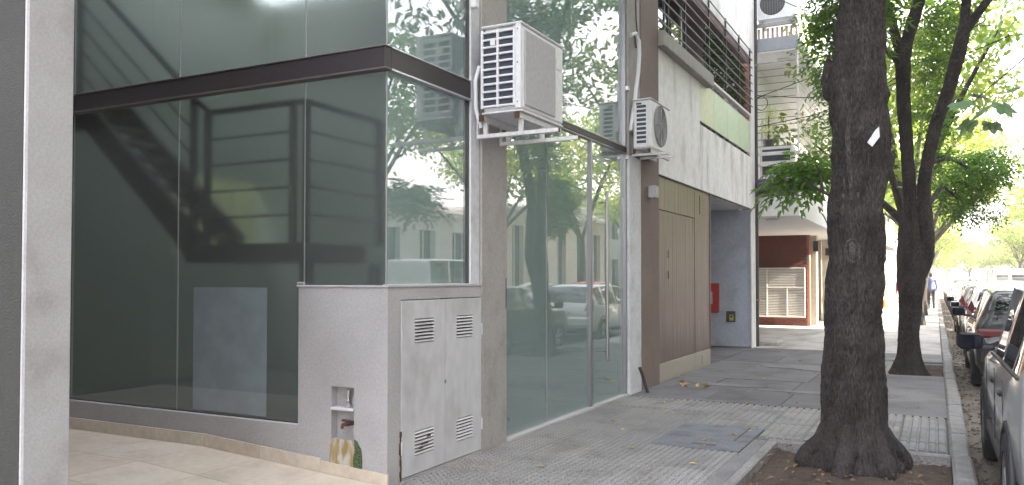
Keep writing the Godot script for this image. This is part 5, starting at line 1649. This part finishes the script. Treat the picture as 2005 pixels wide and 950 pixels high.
func vehicles() -> void:
	var g := "cars parked along the near kerb"
	car("parked_car", "silver car with a black door mirror parked nearest at the right edge", "car", "suv", "silver", 1.25, 5.2, g)
	car("parked_car", "black car with red tail lights parked in front of the nearest silver car", "car", "crossover", "black", 1.33, 13.6, g)
	car("parked_car", "white hatchback with tall red tail lights parked ahead of the black car", "car", "hatch", "white", 1.38, 19.2, g)
	car("parked_car", "dark grey hatchback parked ahead of the white hatchback", "car", "hatch", "grey", 1.36, 24.8, g)
	var k := 0
	for c in [["white", "sedan"], ["silver", "hatch"], ["white", "hatch"], ["blue", "sedan"], ["white", "suv"], ["red", "sedan"], ["silver", "sedan"], ["white", "sedan"]]:
		var where: String = ["fifth", "sixth", "seventh", "eighth", "ninth", "tenth", "eleventh", "twelfth"][k]
		car("parked_car", "%s parked car, %s in the row along the near kerb" % [c[0], where], "car", c[1], c[0], 1.45, 30.2 + k * 5.4, g, false)
		k += 1
	car("white_van", "white van with two dark rear windows driving away far down the street", "van", "van", "white", 3.9, 56.0, "vehicles in the street", false)
	var v := get_node("white_van")
	for q in [-0.4, 0.4]:
		part(v, "rear_window", cbox(Vector3(0.62, 0.5, 0.02), 0.01), M.car_glass, Vector3(q, 1.62, 2.39))
	k = 0
	for c in [["grey", "sedan", 8.0], ["beige", "hatch", 13.5], ["white", "van", 20.0], ["silver", "sedan", 27.5], ["red", "hatch", 33.5], ["black", "sedan", 40.0], ["white", "sedan", 46.0], ["silver", "hatch", 60.0], ["white", "sedan", 68.0]]:
		var where: String = ["first", "second", "third", "fourth", "fifth", "sixth", "seventh", "eighth", "ninth"][k]
		car("parked_%s" % ("van" if c[1] == "van" else "car"), "%s %s parked across the street, %s in its row" % [c[0], "van" if c[1] == "van" else "car", where], "van" if c[1] == "van" else "car", c[1], c[0], 6.95, c[2], "vehicles parked across the street", false)
		k += 1


# ------------------------------------------------------------------ people far down the pavement
# bones: [a, b, radius a, radius b, colour]; a smooth union meshed as surface nets, coloured by the nearest bone
func figure(bones: Array, cell: float) -> ArrayMesh:
	var lo := Vector3.ONE * 99
	var hi := -lo
	for b in bones:
		for q in [[b[0], b[2]], [b[1], b[3]]]:
			lo = lo.min(q[0] - Vector3.ONE * (q[1] + cell * 2))
			hi = hi.max(q[0] + Vector3.ONE * (q[1] + cell * 2))
	var nx := int((hi.x - lo.x) / cell) + 2
	var ny := int((hi.y - lo.y) / cell) + 2
	var nz := int((hi.z - lo.z) / cell) + 2
	var d := PackedFloat32Array()
	d.resize(nx * ny * nz)
	var dist := func(p: Vector3, b: Array) -> float:
		var ab: Vector3 = b[1] - b[0]
		var h := clampf((p - b[0]).dot(ab) / maxf(ab.length_squared(), 1e-6), 0, 1)
		return (p - b[0] - ab * h).length() - lerpf(b[2], b[3], h)
	for z in nz:
		for y in ny:
			for x in nx:
				var p := lo + Vector3(x, y, z) * cell
				var m := 9.0
				for b in bones:
					var e: float = dist.call(p, b)
					var h := clampf(0.5 + 0.5 * (m - e) / 0.03, 0, 1)
					m = lerpf(m, e, h) - 0.03 * h * (1 - h)
				d[(z * ny + y) * nx + x] = m
	var id := {}
	var verts := []
	for z in nz - 1:
		for y in ny - 1:
			for x in nx - 1:
				var acc := Vector3.ZERO
				var cnt := 0
				for e in [[0, 1], [2, 3], [4, 5], [6, 7], [0, 2], [1, 3], [4, 6], [5, 7], [0, 4], [1, 5], [2, 6], [3, 7]]:
					var a: int = e[0]
					var b: int = e[1]
					var pa := Vector3(a & 1, (a >> 1) & 1, a >> 2)
					var pb := Vector3(b & 1, (b >> 1) & 1, b >> 2)
					var da := d[((z + int(pa.z)) * ny + y + int(pa.y)) * nx + x + int(pa.x)]
					var db := d[((z + int(pb.z)) * ny + y + int(pb.y)) * nx + x + int(pb.x)]
					if (da < 0) != (db < 0):
						acc += pa.lerp(pb, da / (da - db))
						cnt += 1
				if cnt:
					id[(z * ny + y) * nx + x] = verts.size()
					verts.append(lo + (Vector3(x, y, z) + acc / cnt) * cell)
	var st := stool()
	var colour := func(p: Vector3) -> Color:
		var best := 9.0
		var c := Color.WHITE
		for b in bones:
			var e: float = dist.call(p, b)
			if e < best:
				best = e
				c = b[4]
		return c
	for v in verts:
		st.set_color(colour.call(v))
		st.add_vertex(v)
	var steps := [1, nx, nx * ny]
	for z in range(1, nz - 1):
		for y in range(1, ny - 1):
			for x in range(1, nx - 1):
				var at := (z * ny + y) * nx + x
				for ax in 3:
					var s0 := d[at] < 0
					if s0 == (d[at + steps[ax]] < 0):
						continue
					var u: int = steps[(ax + 1) % 3]
					var w: int = steps[(ax + 2) % 3]
					var q := [id[at], id[at - u], id[at - u - w], id[at - w]]
					if not s0:
						q.reverse()
					for k in [0, 2, 1, 0, 3, 2]:
						st.add_index(q[k])
	st.generate_normals()
	return st.commit()


func person(label: String, at: Vector3, turn: float, top: Color, legs: Color, hair: Color) -> void:
	var skin := Color(0.42, 0.26, 0.19)
	var shoe := Color(0.02, 0.02, 0.02)
	var P := func(x: float, y: float, z: float) -> Vector3: return Vector3(x, y, z)
	var bones := [
		[P.call(0, 0.98, 0), P.call(0, 1.18, 0.0), 0.15, 0.14, top], [P.call(0, 1.18, 0), P.call(0, 1.40, 0.01), 0.14, 0.15, top],
		[P.call(-0.15, 1.42, 0), P.call(0.15, 1.42, 0), 0.075, 0.075, top], [P.call(0, 1.44, 0), P.call(0, 1.54, -0.01), 0.06, 0.055, skin],
		[P.call(0, 1.60, -0.02), P.call(0, 1.66, -0.02), 0.085, 0.10, skin], [P.call(0, 1.67, 0.025), P.call(0, 1.69, 0.0), 0.10, 0.10, hair], [P.call(0, 1.61, -0.11), P.call(0, 1.63, -0.115), 0.014, 0.012, skin],
		[P.call(-0.20, 1.40, 0), P.call(-0.25, 1.12, 0.05), 0.060, 0.050, top], [P.call(-0.25, 1.12, 0.05), P.call(-0.24, 0.88, -0.06), 0.048, 0.038, top], [P.call(-0.24, 0.86, -0.07), P.call(-0.235, 0.74, -0.10), 0.032, 0.024, skin],
		[P.call(0.20, 1.40, 0), P.call(0.25, 1.12, -0.03), 0.060, 0.050, top], [P.call(0.25, 1.12, -0.03), P.call(0.24, 0.90, -0.14), 0.048, 0.038, top], [P.call(0.24, 0.88, -0.15), P.call(0.235, 0.77, -0.2), 0.032, 0.024, skin],
		[P.call(-0.09, 0.95, 0), P.call(-0.10, 0.50, -0.12), 0.098, 0.066, legs], [P.call(-0.10, 0.50, -0.12), P.call(-0.10, 0.10, -0.05), 0.062, 0.046, legs], [P.call(-0.10, 0.045, -0.02), P.call(-0.10, 0.04, -0.19), 0.044, 0.036, shoe],
		[P.call(0.09, 0.95, 0), P.call(0.10, 0.50, 0.06), 0.098, 0.066, legs], [P.call(0.10, 0.50, 0.06), P.call(0.10, 0.12, 0.20), 0.062, 0.046, legs], [P.call(0.10, 0.055, 0.22), P.call(0.10, 0.04, 0.06), 0.044, 0.036, shoe]]
	var t := thing("person", label, "person", at, "people on the pavement", turn)
	part(t, "body", figure(bones, 0.024), M.person_cloth)


func people_and_cone() -> void:
	person("person in a blue jacket and dark trousers walking away beside the forked tree", V(-0.20, 0, 45.5), 0.1, Color(0.12, 0.15, 0.33), Color(0.02, 0.022, 0.03), Color(0.03, 0.02, 0.015))
	person("person in a dark red jacket half hidden behind the forked tree", V(-1.22, 0, 38.5), 3.0, Color(0.30, 0.02, 0.03), Color(0.03, 0.03, 0.04), Color(0.03, 0.02, 0.015))
	var t := thing("traffic_cone", "orange traffic cone standing far down the pavement by the shop front", "cone", V(-2.35, 0, 46.0))
	part(t, "base", cbox(Vector3(0.42, 0.04, 0.42), 0.01), M.orange, Vector3(0, 0.02, 0))
	part(t, "cone", lathe_mesh(Vector3.ZERO, Vector3.UP, [[0.17, 0.04], [0.035, 0.92], [0.0, 0.92]], 20), M.orange)
	part(t, "reflective_band", lathe_mesh(Vector3.ZERO, Vector3.UP, [[0.119, 0.40], [0.088, 0.60]], 20), M.white_paint)


# ------------------------------------------------------------------ fallen leaves
func leaves_on_ground() -> void:
	var meshes := []
	for v in 3:
		var st := stool()
		for q in [-1.0, 1.0]:
			var f := 0.3 + 0.25 * v
			poly(st, [Vector3(0, 0.003, -0.05), Vector3(0, 0.001, 0.0), Vector3(q * 0.024, 0.003 + 0.024 * f, -0.01)], Vector3.UP)
			poly(st, [Vector3(0, 0.001, 0.0), Vector3(0, 0.006, 0.05), Vector3(q * 0.018, 0.004 + 0.018 * f, 0.02)], Vector3.UP)
			poly(st, [Vector3(0, 0.001, 0.0), Vector3(q * 0.018, 0.004 + 0.018 * f, 0.02), Vector3(q * 0.024, 0.003 + 0.024 * f, -0.01)], Vector3.UP)
		meshes.append(st.commit())
	var yl := mat("fallen_yellow", lin(0.50, 0.37, 0.10), 0.7)
	var tan := mat("fallen_tan", lin(0.30, 0.22, 0.13), 0.8)
	var brown := mat("fallen_brown", lin(0.17, 0.115, 0.07), 0.9)
	var gr := mat("fallen_green", lin(0.18, 0.28, 0.05), 0.6)
	# places read off the pavement: across, along, kind
	for p in [[-1.9, 7.55, 0], [-1.72, 7.95, 0], [-1.62, 8.2, 0], [-1.85, 7.3, 1], [-2.6, 8.9, 0], [-2.75, 7.7, 0], [-1.45, 8.0, 2], [-1.5, 7.05, 2], [-1.75, 6.55, 0], [-2.9, 9.6, 0], [-2.2, 11.0, 0], [-2.0, 9.95, 0], [-2.3, 12.6, 0], [-1.5, 10.3, 1], [-1.2, 9.7, 0], [-1.0, 13.0, 1], [-2.7, 14.0, 1], [-0.5, 11.4, 0], [-0.2, 10.6, 1], [-0.15, 9.0, 0], [-0.4, 8.5, 0], [-0.05, 8.2, 1], [-3.0, 13.2, 1], [-2.2, 15.6, 1], [-1.4, 16.4, 0], [-2.5, 16.8, 1], [-1.05, 17.5, 0], [-2.0, 6.2, 1], [-2.4, 6.9, 2], [-3.0, 8.1, 1], [-1.9, 5.6, 0], [-2.8, 5.9, 1], [-1.0, 15.0, 0], [-2.0, 20.0, 0], [-1.6, 22.0, 1]]:
		var o := MeshInstance3D.new()
		o.name = numbered("fallen_leaf")
		o.mesh = meshes[rng.randi() % 3]
		o.material_override = [yl, tan, gr][p[2]]
		o.position = V(p[0], 0.006 if p[1] < 9.95 else 0.003, p[1])
		o.rotation = Vector3(0, rng.randf() * TAU, 0)
		o.scale = Vector3.ONE * rng.randf_range(0.5, 0.85)
		add_child(o)
		tag(o, "small fallen leaf lying on the grey pavement", "leaf", "fallen leaves on the pavement")
	# the curled dry leaf heap by the garage
	var hp := thing("leaf_heap", "little heap of dry curled leaves in front of the garage front", "leaves", V(-3.0, 0.004, 11.25))
	for i in 9:
		part(hp, "leaf", meshes[i % 3], [tan, yl][i % 2], Vector3(rng.randf_range(-0.18, 0.18), rng.randf_range(0.0, 0.03), rng.randf_range(-0.09, 0.09)), Vector3(rng.randf_range(-0.6, 0.6), rng.randf() * TAU, rng.randf_range(-0.6, 0.6))).scale = Vector3.ONE * rng.randf_range(1.0, 1.6)
	# what lies in the gutter and in the tree pits is too much to count
	for q in [["gutter_litter", 900, 0.27, 0.52, 5.0, 60.0, -0.124, "dry brown and yellow leaves strewn along the gutter"], ["pit_litter", 170, -1.28, 0.05, 5.7, 7.72, -0.018, "dry leaves and twigs strewn over the soil of the near tree pit"], ["pit_litter", 90, -0.6, 0.08, 14.0, 15.85, -0.018, "dry leaves strewn over the soil of the second tree pit"]]:
		var mm := MultiMesh.new()
		mm.transform_format = MultiMesh.TRANSFORM_3D
		mm.mesh = meshes[2]
		mm.instance_count = q[1]
		for i in q[1]:
			var s: float = lerpf(q[4], q[5], pow(rng.randf(), 1.6 if q[1] > 300 else 1.0))
			var l := rng.randf_range(q[2], q[3])
			mm.set_instance_transform(i, Transform3D(Basis.from_euler(Vector3(rng.randf_range(-0.4, 0.4), rng.randf() * TAU, rng.randf_range(-0.4, 0.4))).scaled(Vector3.ONE * rng.randf_range(0.35, 0.7)), V(l, q[6] + rng.randf_range(0.0, 0.012), s)))
		var o := MultiMeshInstance3D.new()
		o.name = numbered(q[0])
		o.multimesh = mm
		o.material_override = brown
		o.set_meta("kind", "stuff")
		tag(o, q[7], "leaves")
		add_child(o)
